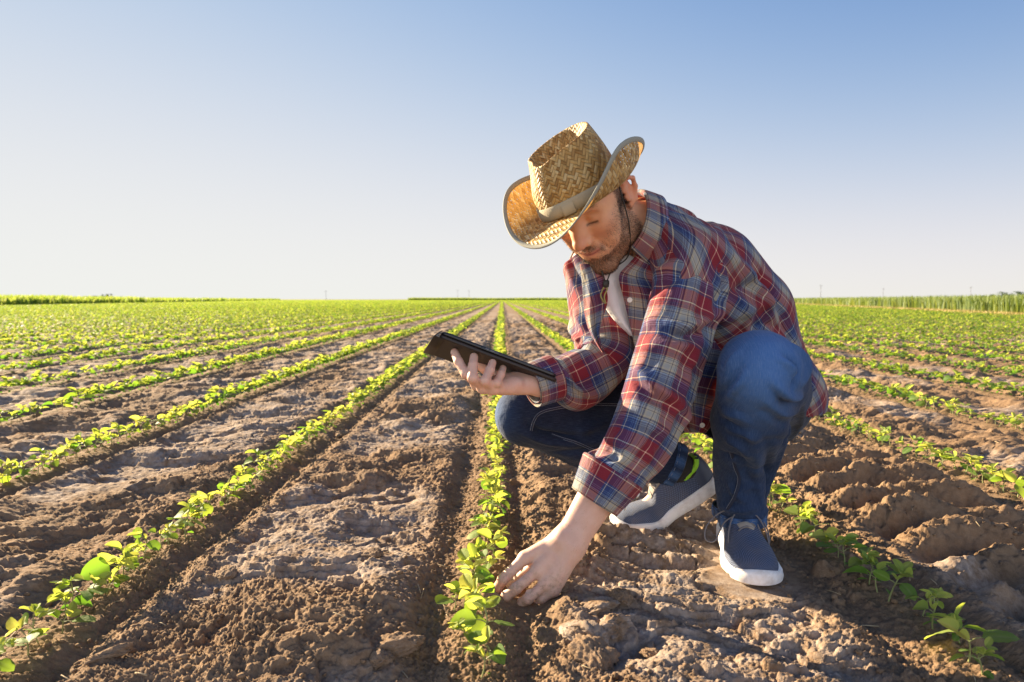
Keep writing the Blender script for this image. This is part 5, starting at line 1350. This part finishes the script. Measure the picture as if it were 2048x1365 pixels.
def build_shoe(toe, dirv, lift, label, big_laces):
    """toe tip on the ground, dirv heel->toe in plan, lift: angle the heel is raised by bending at the ball."""
    Ls = 0.285; hd = unit(A3(dirv[0], dirv[1], 0)); sd = A3(-hd[1], hd[0], 0)          # sd: the foot's left
    ball = 0.185
    def place(p):
        x, y, z = p[..., 0], p[..., 1], p[..., 2]
        # bend: behind the ball the foot turns up
        k = sstep(ball + .03, ball - .05, x) * lift
        bx = ball; xx = x - bx; X = bx + xx * np.cos(k) + z * np.sin(k) * 1.0; Z = -xx * np.sin(k) + z * np.cos(k)
        q = (X - Ls)[..., None] * hd + y[..., None] * sd + Z[..., None] * A3(0, 0, 1.0)
        return A3(toe[0], toe[1], toe[2]) + q
    e = put("shoe", None, label=label, parent=PERSON)
    n = 44; s = np.linspace(0, 1, n)
    hw = np.interp(s, [0, .03, .10, .25, .42, .58, .72, .84, .93, .98, 1.0], [.006, .022, .032, .034, .035, .042, .049, .047, .036, .020, .004])
    cy = np.interp(s, [0, .3, .6, .8, 1], [0, .001, -.002, .002, .006])
    zs = np.interp(s, [0, .1, .4, .7, .9, 1], [.036, .034, .030, .024, .020, .022])     # top of the midsole
    zb = np.interp(s, [0, .06, .2, .75, .9, 1], [.010, .002, .0, .0, .004, .013])        # rocker underneath
    zt = np.interp(s, [0, .02, .06, .14, .22, .32, .42, .55, .70, .82, .92, .98, 1.0], [.060, .098, .100, .088, .080, .090, .096, .082, .064, .054, .044, .034, .026])
    x = s * Ls
    # midsole: flared block with rounded edges
    prof = [(0, 0, 0), (.55, 0, 0), (.92, .02, 0), (1.03, .12, .0), (1.07, .45, 0), (1.05, .8, 0), (1.0, 1.0, 0), (.6, 1.0, 0)]
    rows = []
    for sgn in (1, -1):
        pr = prof if sgn == 1 else prof[::-1]
        for a, b, _ in pr: rows.append(np.stack([x + (a - .9) * 0.004 * np.sign(s - .5), cy + sgn * a * (hw + .0035), zb + (zs - zb) * b], -1))
    M = np.stack(rows, 1); nr = M.shape[1]
    groove = 0.0012 * np.sin(x * 2 * math.pi / .0105)[:, None] * ((M[..., 2] > (zb + .006)[:, None]) & (M[..., 2] < (zs - .004)[:, None])) * (s < .62)[:, None]
    M[..., 1] -= np.sign(M[..., 1] - cy[:, None]) * np.abs(groove)
    put("sole", mesh_np("sole", place(M).reshape(-1, 3), grid_faces(n, nr, True)), RUBBER, e)
    # upper: arches from the midsole over the foot
    m = 33; th = np.linspace(0, math.pi, m); G = np.zeros((n, m, 3))
    for i in range(n):
        top = zt[i]; w = hw[i] * (0.985 if s[i] > .05 else .95); c, q = np.cos(th), np.sin(th)
        ex = np.interp(s[i], [0, .25, .5, .8, 1], [.62, .60, .75, .80, .9])
        G[i, :, 0] = x[i]; G[i, :, 1] = cy[i] + w * np.sign(c) * np.abs(c) ** ex; G[i, :, 2] = zs[i] - .004 + (top - zs[i] + .004) * q ** np.interp(s[i], [0, .3, .6, 1], [.75, .8, .8, .7])
    uvx = np.repeat(x[:, None], m, 1); uvy = np.repeat(np.linspace(-.07, .07, m)[None, :], n, 0)
    # ankle opening: the top of the arch between .05 and .30 is left open
    op = ((s[:-1, None] > .055) & (s[:-1, None] < .33)) & (np.abs(th[None, :-1] - math.pi / 2 + .05) < np.interp(s[:-1], [.055, .1, .25, .33], [.45, .72, .72, .35])[:, None])
    F = grid_faces(n, m)[~op.ravel()]
    # the heel counter is a smooth overlay
    mi = np.repeat((s[:-1] < .16).astype(int), m - 1)[~op.ravel()]
    up = put("upper", mesh_np("upper", place(G).reshape(-1, 3), F, uv=np.stack([uvx, uvy], -1).reshape(-1, 2), mat_idx=mi), [KNIT, SMOOTH_NAVY], e)
    cloth_mods(up, .003, 1, -1.0)
    # toe bumper, a low rim of rubber that wraps the toe
    tb = (s > .86); xs = []
    a = np.linspace(-1.25, 1.25, 40); ow = .0475
    rim = []
    for h, o in ((.003, .0060), (.010, .0080), (.018, .0070), (.023, .0030), (.0245, -.0015)):
        hh = h * (0.80 + 0.45 * np.cos(a) ** 2) if h > .012 else np.full_like(a, h)
        rim.append(np.stack([Ls * .835 + (.047 + o) * np.cos(a) * 1.0 - .001, np.interp(.9, s, cy) + (ow + o * .7) * np.sin(a), hh], -1))
    put("toe_bumper", mesh_np("toe_bumper", place(np.stack(rim)).reshape(-1, 3), grid_faces(5, 40)), RUBBER, e)
    # collar lining, tongue, laces
    ring = []
    for i in np.where((s > .05) & (s < .35))[0]: ring.append((i, 1))
    pts = []
    for i in np.where((s >= .05) & (s <= .34))[0]:
        dth = np.interp(s[i], [.055, .1, .25, .34], [.45, .72, .72, .35]); t = math.pi / 2 - .05 - dth; pts.append([x[i], np.interp(t, th, G[i, :, 1]), np.interp(t, th, G[i, :, 2])])
    pts2 = []
    for i in np.where((s >= .05) & (s <= .34))[0][::-1]:
        dth = np.interp(s[i], [.055, .1, .25, .34], [.45, .72, .72, .35]); t = math.pi / 2 - .05 + dth; pts2.append([x[i], np.interp(t, th, G[i, :, 1]), np.interp(t, th, G[i, :, 2])])
    loop = np.array(pts + pts2 + pts[:1]); loop, _ = smooth_path(loop, 90)
    put("lining", mesh_np("lining", *tube(place(loop + np.array([0, 0, .002])), .0062, 10)), LIME, e)
    tg = []
    for k, (sx_, zz, ww) in enumerate(((.30, .112, .022), (.36, .106, .024), (.44, .098, .024), (.54, .085, .021), (.62, .075, .016))):
        a = np.linspace(-1, 1, 9); tg.append(np.stack([np.full(9, sx_ * Ls), a * ww, zz - .010 * a ** 2 + .002], -1))
    o = put("tongue", mesh_np("tongue", place(np.stack(tg)).reshape(-1, 3), grid_faces(5, 9)), TONGUE, e); cloth_mods(o, .004, 1)
    parts = []
    for k in range(5):
        sx_ = .40 + k * .055; zz = np.interp(sx_, s, zt) + .004; w = .023 - k * .0014
        a = np.linspace(-1, 1, 9); p = np.stack([(sx_ + .018 * a * (1 if k % 2 else -1)) * Ls, a * w, zz - .009 * a ** 2 + .001], -1); parts.append(tube(place(p), .0017, 6, True))
    if big_laces:
        for sg, L in ((1, .9), (-1, 1.55)):
            b = A3(.50 * Ls, 0, .094); p, _ = smooth_path([b, b + A3(.000, sg * .026 * L, .004), b + A3(.012, sg * .048 * L, -.022), b + A3(.026, sg * .052 * L, -.048), b + A3(.030, sg * .040 * L, -.050), b + A3(.016, sg * .026 * L, -.014), b + A3(.004, sg * .006, .002)], 50)
            parts.append(tube(place(p), .0016, 6, True))
            p, _ = smooth_path([b, b + A3(.018, sg * .022, .002), b + A3(.040, sg * .036, -.022), b + A3(.058, sg * .040, -.050)], 30); parts.append(tube(place(p), .0015, 6, True))
    v, f, _ = join_np(parts); put("laces", mesh_np("laces", v, f), LACE, e)
    return place
pl = build_shoe(A3(0.482, 1.250, 0.0), (-0.040, -0.265), 0.0, "left running shoe planted flat, its white toe towards the camera", True)
pr = build_shoe(A3(0.262, 1.592, 0.0), (-1.0, -0.03), math.radians(31), "right running shoe with lime lining, heel lifted off the soil", False)
def sock(pts, rs):
    p, _ = smooth_path(pts, 24); put("sock", mesh_np("sock", *tube(p, np.interp(np.linspace(0, 1, 24), np.linspace(0, 1, len(rs)), rs), 24)), SOCK, PERSON)
sock([J['l_ankle'] + A3(0, 0, .06), J['l_ankle'] + A3(0, 0, .01), pl(np.array([.07, .0, .06]))], (.041, .040, .026))
sock([W(1300, 930, 1.6), W(1345, 938, 1.6), J['r_ankle'] + A3(-.01, 0, .0), pr(np.array([.075, .0, .06]))], (.041, .042, .040, .026))
# ------------------------------------------------------------------ straw hat, chin cord, beard, tablet
HAT_U = unit(0.94 * HU - 0.31 * HF - 0.07 * HL); HAT_F = unit(HF - 0.075 * HL - HAT_U * ((HF - 0.075 * HL) @ HAT_U)); _ct, _st = math.cos(math.radians(4.5)), math.sin(math.radians(4.5))
_tip = np.array([[_ct, 0, -_st], [0, 1, 0], [_st, 0, _ct]]); HAT_U = _tip @ HAT_U; HAT_F = _tip @ HAT_F; HAT_L = np.cross(HAT_U, HAT_F)
HAT_S = 1.03
HAT_C = A3(0.164, 1.404, 0.749) + 0.006 * HAT_U + A3(0.002, 0, -0.008)                      # middle of the sweatband
def hat_pt(f, l, u): return HAT_C + HAT_S * (f[..., None] * HAT_F + l[..., None] * HAT_L + u[..., None] * HAT_U)
def straw_material(name, holes):
    m = NT(name); uv = m.n("ShaderNodeTexCoord").outputs[2]; sx = m.n("ShaderNodeSeparateXYZ", {0: uv}); w = 0.0074
    wob = m.n("ShaderNodeTexNoise", {"Vector": uv, "Scale": 55.0, "Detail": 2.0}).outputs[1]; sw = m.n("ShaderNodeSeparateXYZ", {0: wob})
    x = m.math('ADD', sx.outputs[0], m.math('MULTIPLY', m.math('SUBTRACT', sw.outputs[0], .5), .0034)); y = m.math('ADD', sx.outputs[1], m.math('MULTIPLY', m.math('SUBTRACT', sw.outputs[1], .5), .0034))
    p = m.math('MULTIPLY', m.math('ADD', x, y), .7071 / w); q = m.math('MULTIPLY', m.math('SUBTRACT', x, y), .7071 / w)
    i = m.math('FLOOR', p); j = m.math('FLOOR', q); fp = m.math('FRACT', p); fq = m.math('FRACT', q)
    over = m.math('LESS_THAN', m.math('FLOORED_MODULO', m.math('ADD', i, j), 4.0), 1.5)
    def prof(f): return m.math('POWER', m.math('SINE', m.math('MULTIPLY', f, math.pi)), .55)
    ha, hb = prof(fq), prof(fp)
    hgt = m.math('ADD', m.math('MULTIPLY', over, ha), m.math('MULTIPLY', m.math('SUBTRACT', 1.0, over), hb))
    # each straw has its own tone
    k = m.n("ShaderNodeCombineXYZ", {0: m.math('MULTIPLY', over, j), 1: m.math('MULTIPLY', m.math('SUBTRACT', 1.0, over), i), 2: m.math('ADD', m.math('FLOOR', m.math('MULTIPLY', m.math('ADD', i, m.math('MULTIPLY', j, 3.0)), .5)), m.math('MULTIPLY', over, 7.0))})
    tone = m.n("ShaderNodeTexWhiteNoise", {"Vector": k.outputs[0]}, noise_dimensions='3D').outputs[0]
    col = m.ramp(tone, [(0.0, (0.30, 0.150, 0.030)), (0.35, (0.47, 0.270, 0.075)), (0.7, (0.60, 0.385, 0.130)), (1.0, (0.66, 0.49, 0.23))])
    fib = m.n("ShaderNodeTexNoise", {"Vector": uv, "Scale": 900.0, "Detail": 3.0}).outputs[0]
    col = m.mix(m.math('MULTIPLY', m.ramp(fib, [(.4, 0.), (.7, 1.)]), .25), col, (0.20, 0.13, 0.05))
    col = m.mix(m.ramp(hgt, [(.12, 1.0), (.42, 0.0)]), col, (0.035, 0.02, 0.008))
    m.p(Base_Color=col, Roughness=0.55, Normal=m.bump(m.math('ADD', hgt, m.math('MULTIPLY', fib, .18)), 0.9, 0.0022))
    m.b.inputs["Specular IOR Level"].default_value = 0.45
    tr = m.n("ShaderNodeBsdfTranslucent", {"Color": m.mix(.3, col, (.75, .32, .06))}); mx = m.n("ShaderNodeMixShader", {0: 0.22, 1: m.b.outputs[0], 2: tr.outputs[0]}); sh = mx.outputs[0]
    if holes:                                     # chinks where the straws cross
        near = m.math('MULTIPLY', m.math('LESS_THAN', m.math('ABSOLUTE', m.math('SUBTRACT', fp, .06)), .15), m.math('LESS_THAN', m.math('ABSOLUTE', m.math('SUBTRACT', fq, .06)), .15))
        rn = m.n("ShaderNodeTexWhiteNoise", {"Vector": m.n("ShaderNodeCombineXYZ", {0: i, 1: j}).outputs[0]}, noise_dimensions='2D').outputs[0]
        hole = m.math('MULTIPLY', m.math('MULTIPLY', near, m.math('GREATER_THAN', rn, .45)), m.attr("loose"))
        m2 = m.n("ShaderNodeMixShader", {0: hole, 1: sh, 2: m.n("ShaderNodeBsdfTransparent").outputs[0]}); sh = m2.outputs[0]
    m.t.links.new(sh, m.out.inputs[0]); return m.m
STRAW = straw_material("straw_weave", False); STRAW_B = straw_material("straw_brim_weave", True)
def band_mat(name, c):
    m = NT(name); p = m.n("ShaderNodeTexCoord").outputs[2]
    m.p(Base_Color=m.mix(m.ramp(m.noise(500, p, 2), [(.4, 0.), (.7, .5)]), c, tuple(q * .72 for q in c)), Roughness=.85, Normal=m.bump(m.noise(900, p, 2), .4, .001)); return m.m
BAND = band_mat("hat_band_cloth", (0.36, 0.31, 0.21)); BIND = band_mat("brim_binding_cloth", (0.30, 0.29, 0.23))
def build_hat():
    n = 160; ph = np.arange(n) * 2 * math.pi / n; c, s = np.cos(ph), np.sin(ph)
    A, B = 0.100, 0.082                           # half length, half width at the band
    hat = put("straw_hat", None, parent=PERSON, label="straw cowboy hat with pale band and curled brim")
    def base(k=1.0): return A * k * c, B * k * s
    # crown: side wall, ridge, sunken top
    rows = []; H = 0.126
    ridge = H * (0.93 - 0.10 * c) - 0.006 * np.exp(-((ph - 0) / .35) ** 2) - 0.006 * np.exp(-((ph - 2 * math.pi) / .35) ** 2)
    dent = 0.012 * (np.exp(-((ph - .75) / .38) ** 2) + np.exp(-((ph - 2 * math.pi + .75) / .38) ** 2))
    for t in np.linspace(0, 1, 26):
        k = 1.0 - 0.19 * t ** 1.25; bulge = 0.004 * math.sin(math.pi * t); f, l = base(k); f = f + bulge * c; l = l + bulge * s
        d = dent * sstep(.45, .95, np.full(n, t)); f = f - d * c; l = l - d * s
        rows.append(hat_pt(f + .002 * t, l, ridge * t - .004))
    for r, dz in ((.985, .0030), (.95, .0045), (.90, .002), (.80, -.008), (.66, -.020), (.50, -.029), (.32, -.034), (.14, -.036), (.02, -.037)):
        k = .81 * r; f, l = base(k); d = dent * r; f = f - d * c; l = l - d * s
        pinch = 1 - .25 * (1 - r)
        rows.append(hat_pt(f + .002, l * pinch, ridge * (r ** .2) + dz + (ridge.mean() - ridge * r ** .2) * (1 - r) * .6 - .004))
    G = np.stack(rows); u = ph * .090; v = np.concatenate([[0], np.cumsum(np.linalg.norm(np.diff(G, axis=0), axis=2).mean(1))])
    F = grid_faces(len(G), n, True); jj = np.tile(np.arange(n), len(G) - 1); ii = np.repeat(np.arange(len(G) - 1), n)
    uvl = np.stack([np.stack([jj, jj + 1, jj + 1, jj], 1) * (2 * math.pi * .0905 / n), np.stack([v[ii], v[ii], v[ii + 1], v[ii + 1]], 1)], -1).reshape(-1, 2)
    bump = 0.0007 * np.sin(G[..., 0] * 0 + np.arange(n)[None, :] * .9 + np.arange(len(G))[:, None] * 2.1)
    o = put("crown", mesh_np("crown", G.reshape(-1, 3), F, uv=uvl), STRAW, hat); cloth_mods(o, .0022, 1, -1)
    # brim: level in front, rolled up at the sides
    rows = []; lo = []; m = 22; W_f = 0.078 - 0.006 * np.abs(s) ; R = []
    for t in np.linspace(0, 1, m):
        w = W_f * t; up = (0.074 * np.abs(s) ** 2.2) * t ** 1.9 * (1 + .12 * (s < 0)) - 0.020 * t ** 1.3 * (np.clip(c, 0, 1) ** 2) + 0.006 * t * np.clip(-c, 0, 1)
        shrink = 1 - 0.30 * np.abs(s) ** 2.2 * t ** 1.6
        f = A * c + w * c; l = B * s + w * s * shrink; rows.append(hat_pt(f, l, up - .004 + .0012 * np.sin(ph * 7 + t * 4) * t)); lo.append(np.full(n, t * .9) * (0.25 + 0.75 * sstep(.15, .55, np.full(n, t))))
    Bm = np.stack(rows); lo = np.stack(lo); jj = np.tile(np.arange(n), m - 1); ii = np.repeat(np.arange(m - 1), n)
    rad = .091 + .078 * np.linspace(0, 1, m)
    def uvb(i, j): a = j * 2 * math.pi / n; return np.stack([rad[i] * np.cos(a), rad[i] * np.sin(a)], -1)
    uvl = np.stack([uvb(ii, jj), uvb(ii, jj + 1), uvb(ii + 1, jj + 1), uvb(ii + 1, jj)], 1).reshape(-1, 2)
    o = put("brim", mesh_np("brim", Bm.reshape(-1, 3), grid_faces(m, n, True), uv=uvl, attrs={"loose": lo.ravel()}), STRAW_B, hat)
    # cloth binding folded over the rim
    e1, e0 = Bm[-1], Bm[-3]; inw = e0 - e1; inw /= np.linalg.norm(inw, axis=1)[:, None]; tg = np.roll(e1, -1, 0) - np.roll(e1, 1, 0); nn = np.cross(tg, inw); nn /= np.linalg.norm(nn, axis=1)[:, None]
    k = [e1 + inw * a + nn * b for a, b in ((.0090, .0003), (.0082, .0012), (.004, .0016), (-.0010, .0012), (-.0014, 0), (-.0010, -.0012), (.004, -.0016), (.0082, -.0012), (.0090, -.0003))]
    # follow the brim's curve on its way in
    K = np.stack(k); base_in = Bm[-4] * .5 + Bm[-5] * .5
    uvn = np.stack([np.tile(ph * .16, 9), np.repeat(np.arange(9) * .004, n)], 1)
    put("brim_binding", mesh_np("brim_binding", K.reshape(-1, 3), grid_faces(9, n, True), uv=uvn), BIND, hat)
    # band round the crown, joined with a tab in front
    rows = []
    for h, o_ in ((.000, -.001), (.001, .0022), (.012, .0028), (.024, .0026), (.026, .0005)):
        t = h / H; kk = 1.0 - 0.19 * t ** 1.25; bu = .004 * math.sin(math.pi * min(t, 1)); rows.append(hat_pt((A * kk + bu + o_) * c, (B * kk + bu + o_) * s, np.full(n, h - .002) + .0012 * np.sin(ph * 3)))
    put("hat_band", mesh_np("hat_band", np.stack(rows).reshape(-1, 3), grid_faces(5, n, True), uv=uvn[:n * 5]), BAND, hat)
    a = np.linspace(-.13, .13, 9) + .35; rows = []
    for h, o_ in ((-.001, .002), (.002, .0052), (.011, .0058), (.021, .0052), (.024, .002)):
        t = max(h, 0) / H; kk = 1.0 - 0.19 * t ** 1.25; rows.append(hat_pt((A * kk + .001 + o_) * np.cos(a), (B * kk + .001 + o_) * np.sin(a), np.full(9, h - .002)))
    put("band_tab", mesh_np("band_tab", np.stack(rows).reshape(-1, 3), grid_faces(5, 9), uv=np.zeros((45, 2))), BAND, hat)
    cm = simple_mat("dark_cord", (0.030, 0.026, 0.020), .6)
    cd = NT("cord_gold"); cd.p(Base_Color=(0.28, 0.24, 0.06), Roughness=.5)
    tog = W(1212, 568, 1.432)
    p1, _ = smooth_path([hp(.012, .079, .045), hp(.022, .0775, .010), hp(.030, .074, -.035), hp(.040, .064, -.078), hp(.052, .046, -.112), tog + A3(.014, .004, .030), tog], 70)
    p2, _ = smooth_path([hp(.012, -.079, .045), hp(.025, -.076, -.010), hp(.040, -.062, -.078), hp(.062, -.022, -.118), tog + A3(-.010, 0, .028), tog], 70)
    v, f, _ = join_np([tube(p1, .0015, 6), tube(p2, .0015, 6)]); o = put("chin_cord", mesh_np("chin_cord", v, f), cm, hat)
    t1, _ = smooth_path([tog, tog + A3(-.008, -.002, -.014), tog + A3(-.011, -.004, -.026), tog + A3(-.004, -.004, -.040)], 24); t2, _ = smooth_path([tog, tog + A3(.002, -.003, -.012), tog + A3(-.004, -.005, -.026), tog + A3(-.001, -.005, -.042)], 24)
    v, f, _ = join_np([tube(t1, .0016, 6, True), tube(t2, .0016, 6, True)]); put("cord_tail", mesh_np("cord_tail", v, f), cd.m, hat)
    put("toggle", mesh_np("toggle", *tube([tog + A3(.001, 0, .008), tog + A3(.001, 0, .007), tog + A3(0, 0, 0), tog + A3(0, 0, -.007), tog + A3(0, 0, -.008)], [.003, .0058, .0068, .0058, .003], 14, True)), cm, hat)
build_hat()

def spikes(mask, count, length, rad, droop, seed, name, col, sub=None):
    """Short tapering hairs rooted on the skin where mask is set."""
    rs = np.random.RandomState(seed); fm = mask[BF].mean(1)
    P0, P1, P2, P3 = (BV[BF[:, k]] for k in range(4)); nrm = np.cross(P2 - P0, P3 - P1); ar = np.linalg.norm(nrm, axis=1); nrm = nrm / (ar[:, None] + 1e-12)
    ctr = (P0 + P2) / 2; pr_ = fm * ar * (fm > .12)
    if sub is not None: pr_ = pr_ * sub(ctr)
    idx = rs.choice(len(BF), count, p=pr_ / pr_.sum()); a, b = rs.uniform(size=(2, count, 1))
    root = (P0[idx] * (1 - a) + P1[idx] * a) * (1 - b) + (P3[idx] * (1 - a) + P2[idx] * a) * b; n = nrm[idx]
    if (n * (root - HC)).sum() < 0: n = -n
    d = n * .75 + droop(root) + rs.normal(0, .28, (count, 3)); d /= np.linalg.norm(d, axis=1)[:, None]
    L = length * rs.uniform(.6, 1.3, (count, 1)); e1 = np.cross(d, rs.normal(size=(count, 3))); e1 /= np.linalg.norm(e1, axis=1)[:, None]; e2 = np.cross(d, e1)
    rr = rad * rs.uniform(.7, 1.3, (count, 1)); V = []
    for k in range(3):
        t = 2 * math.pi * k / 3; V.append(root - n * .0006 + rr * (math.cos(t) * e1 + math.sin(t) * e2))
    mid = root + d * L * .6 - n * L * .04
    V += [root + d * L]
    V = np.stack(V, 1).reshape(-1, 3); i = np.arange(count)[:, None] * 4
    F = np.concatenate([i + [[0, 1, 3]], i + [[1, 2, 3]], i + [[2, 0, 3]]])
    tone = np.repeat(rs.uniform(size=count), 4)
    m = NT(name + "_hair"); m.p(Base_Color=m.ramp(m.attr("tone"), col), Roughness=.45)
    return put(name, mesh_np(name, V, F, smooth=False, attrs={"tone": tone}), m.m, PERSON)
dark = [(0, (.012, .009, .007)), (.7, (.035, .024, .018)), (.86, (.06, .04, .03)), (.9, (.30, .25, .2)), (1, (.42, .36, .30))]
spikes(BMASK['beard'], 19000, .0040, .00027, lambda p: -HU * .75 + HF * -.1, 1, "beard", dark)
BMASK['hair'] *= sstep(-.004, -.016, (BV - HAT_C) @ HAT_U) * (np.abs((BV - HC) @ HL) < .079)
spikes(BMASK['hair'], 5000, .011, .00030, lambda p: -HU * .9 - HF * .5, 2, "hair", [(0, (.010, .008, .006)), (1, (.035, .025, .02))])
spikes(BMASK['brow'], 420, .006, .00028, lambda p: np.sign((p - HC) @ HL)[:, None] * HL * 1.2 + HU * .2, 3, "eyebrows", [(0, (.010, .008, .006)), (1, (.03, .02, .015))])
spikes(BMASK['lash'], 70, .0045, .00014, lambda p: HF * .6 - HU * .5, 4, "eyelashes", [(0, (.008, .006, .005)), (1, (.02, .015, .01))])
# fine pale hair on the near forearm
_fa = ((BV - J['l_wri']) @ unit(J['l_elb'] - J['l_wri'])); _ad = np.linalg.norm(BV - J['l_wri'] - np.outer(np.clip(_fa, 0, 1), unit(J['l_elb'] - J['l_wri'])), axis=1)
spikes(((_fa > -.01) & (_fa < .13) & (_ad < .06)).astype(float), 500, .006, .00011, lambda p: unit(J['l_wri'] - J['l_elb'])[None, :] * 1.6, 5, "arm_hair", [(0, (.10, .06, .03)), (1, (.30, .20, .12))])

def build_tablet():
    t = put("tablet", None, label="black tablet in a dark folio cover held level in the man's raised hand", cat="tablet", loc=T_O)
    def slab(name, a0, a1, b0, b1, n0, n1, r, mat, bev=.0022, parent=t):
        """Rounded slab in tablet axes."""
        k = 6; pts = []
        for (ca, cb, s0) in ((a1 - r, b0 + r, -math.pi / 2), (a1 - r, b1 - r, 0), (a0 + r, b1 - r, math.pi / 2), (a0 + r, b0 + r, math.pi)):
            for q in np.linspace(s0, s0 + math.pi / 2, k): pts.append((ca + r * math.cos(q), cb + r * math.sin(q)))
        o = np.array(pts); c = o.mean(0); rows = []
        for sh, h in ((.0, n0), (.0, n0), (bev, n0), (bev * .3, n0 + bev * .3), (0, n0 + bev), (0, n1 - bev), (bev * .3, n1 - bev * .3), (bev, n1), (.0, n1)):
            q = o.copy() if len(rows) not in (0, 8) else np.repeat(c[None], len(o), 0)
            if len(rows) == 1: sh = bev * 1.5
            d = o - c; q = q - (d / np.linalg.norm(d, axis=1)[:, None] * sh if len(rows) not in (0, 8) else 0)
            rows.append(q[:, :1] * T_A + q[:, 1:] * T_B + h * T_N)
        return put(name, mesh_np(name, np.concatenate(rows), grid_faces(9, len(o), True)), mat, parent)
    L, Wd = 0.250, 0.165
    gl = NT("tablet_glass"); gl.p(Base_Color=(0.008, 0.008, 0.010), Roughness=.08)
    bk = NT("black_shell"); bk.p(Base_Color=(0.016, 0.016, 0.018), Roughness=.32)
    le = NT("brown_black_leatherette"); ps = le.n("ShaderNodeNewGeometry").outputs[0]; le.p(Base_Color=(0.020, 0.014, 0.011), Roughness=.55, Normal=le.bump(le.noise(900, ps, 2), .25, .001))
    grey = simple_mat("grey_inner_lining", (0.20, 0.20, 0.20), .8)
    slab("shell", 0.000, L, 0.000, Wd, -.0080, -.0004, .011, bk.m, .0026)
    slab("screen", .004, L - .004, .004, Wd - .004, -.0010, .0003, .008, gl.m, .0004)
    c = slab("cover", -.004, L + .004, -.001, Wd + .002, -.0165, -.0095, .010, le.m, .0026)
    # spine fold at the left end: the cover's flap stands off and makes an open triangle
    prof = [(-.001, -.0005), (-.006, -.0060), (-.013, -.0165), (-.0135, -.0178), (-.012, -.0182), (-.004, -.0180), (.010, -.0176), (.010, -.0166), (-.010, -.0168), (-.0055, -.0088), (-.001, -.0022)]
    for nm, pr_, mt, b0, b1 in (("cover_flap", prof, le.m, -.001, Wd + .002), ("flap_lining", [(-.0015, -.0030), (-.0052, -.0092), (-.0095, -.0160), (-.002, -.0163), (-.002, -.0150), (-.0078, -.0150), (-.0050, -.0108), (-.0015, -.0045)], grey, -.0022, Wd + .003)):
        a = np.array(pr_); rows = [a[:, :1] * T_A + a[:, 1:] * T_N + b * T_B for b in (b0, b0, b1, b1)]
        rows[0] = np.repeat(rows[0].mean(0)[None], len(a), 0); rows[3] = np.repeat(rows[3].mean(0)[None], len(a), 0)
        put(nm, mesh_np(nm, np.concatenate(rows), grid_faces(4, len(a), True), smooth=False), mt, c if nm == "flap_lining" else t)
    for a0, a1, nm in ((.092, .100, "volume_button"), (.102, .112, "power_button")): slab(nm, a0, a1, -.0010, .004, -.0056, -.0030, .001, simple_mat(nm + "_metal", (.10, .10, .11), .25), .0004)
    slab("port_trim", .083, .122, -.0006, .004, -.0070, -.0014, .0015, simple_mat("gloss_black", (.010, .010, .012), .12), .0004)
build_tablet()
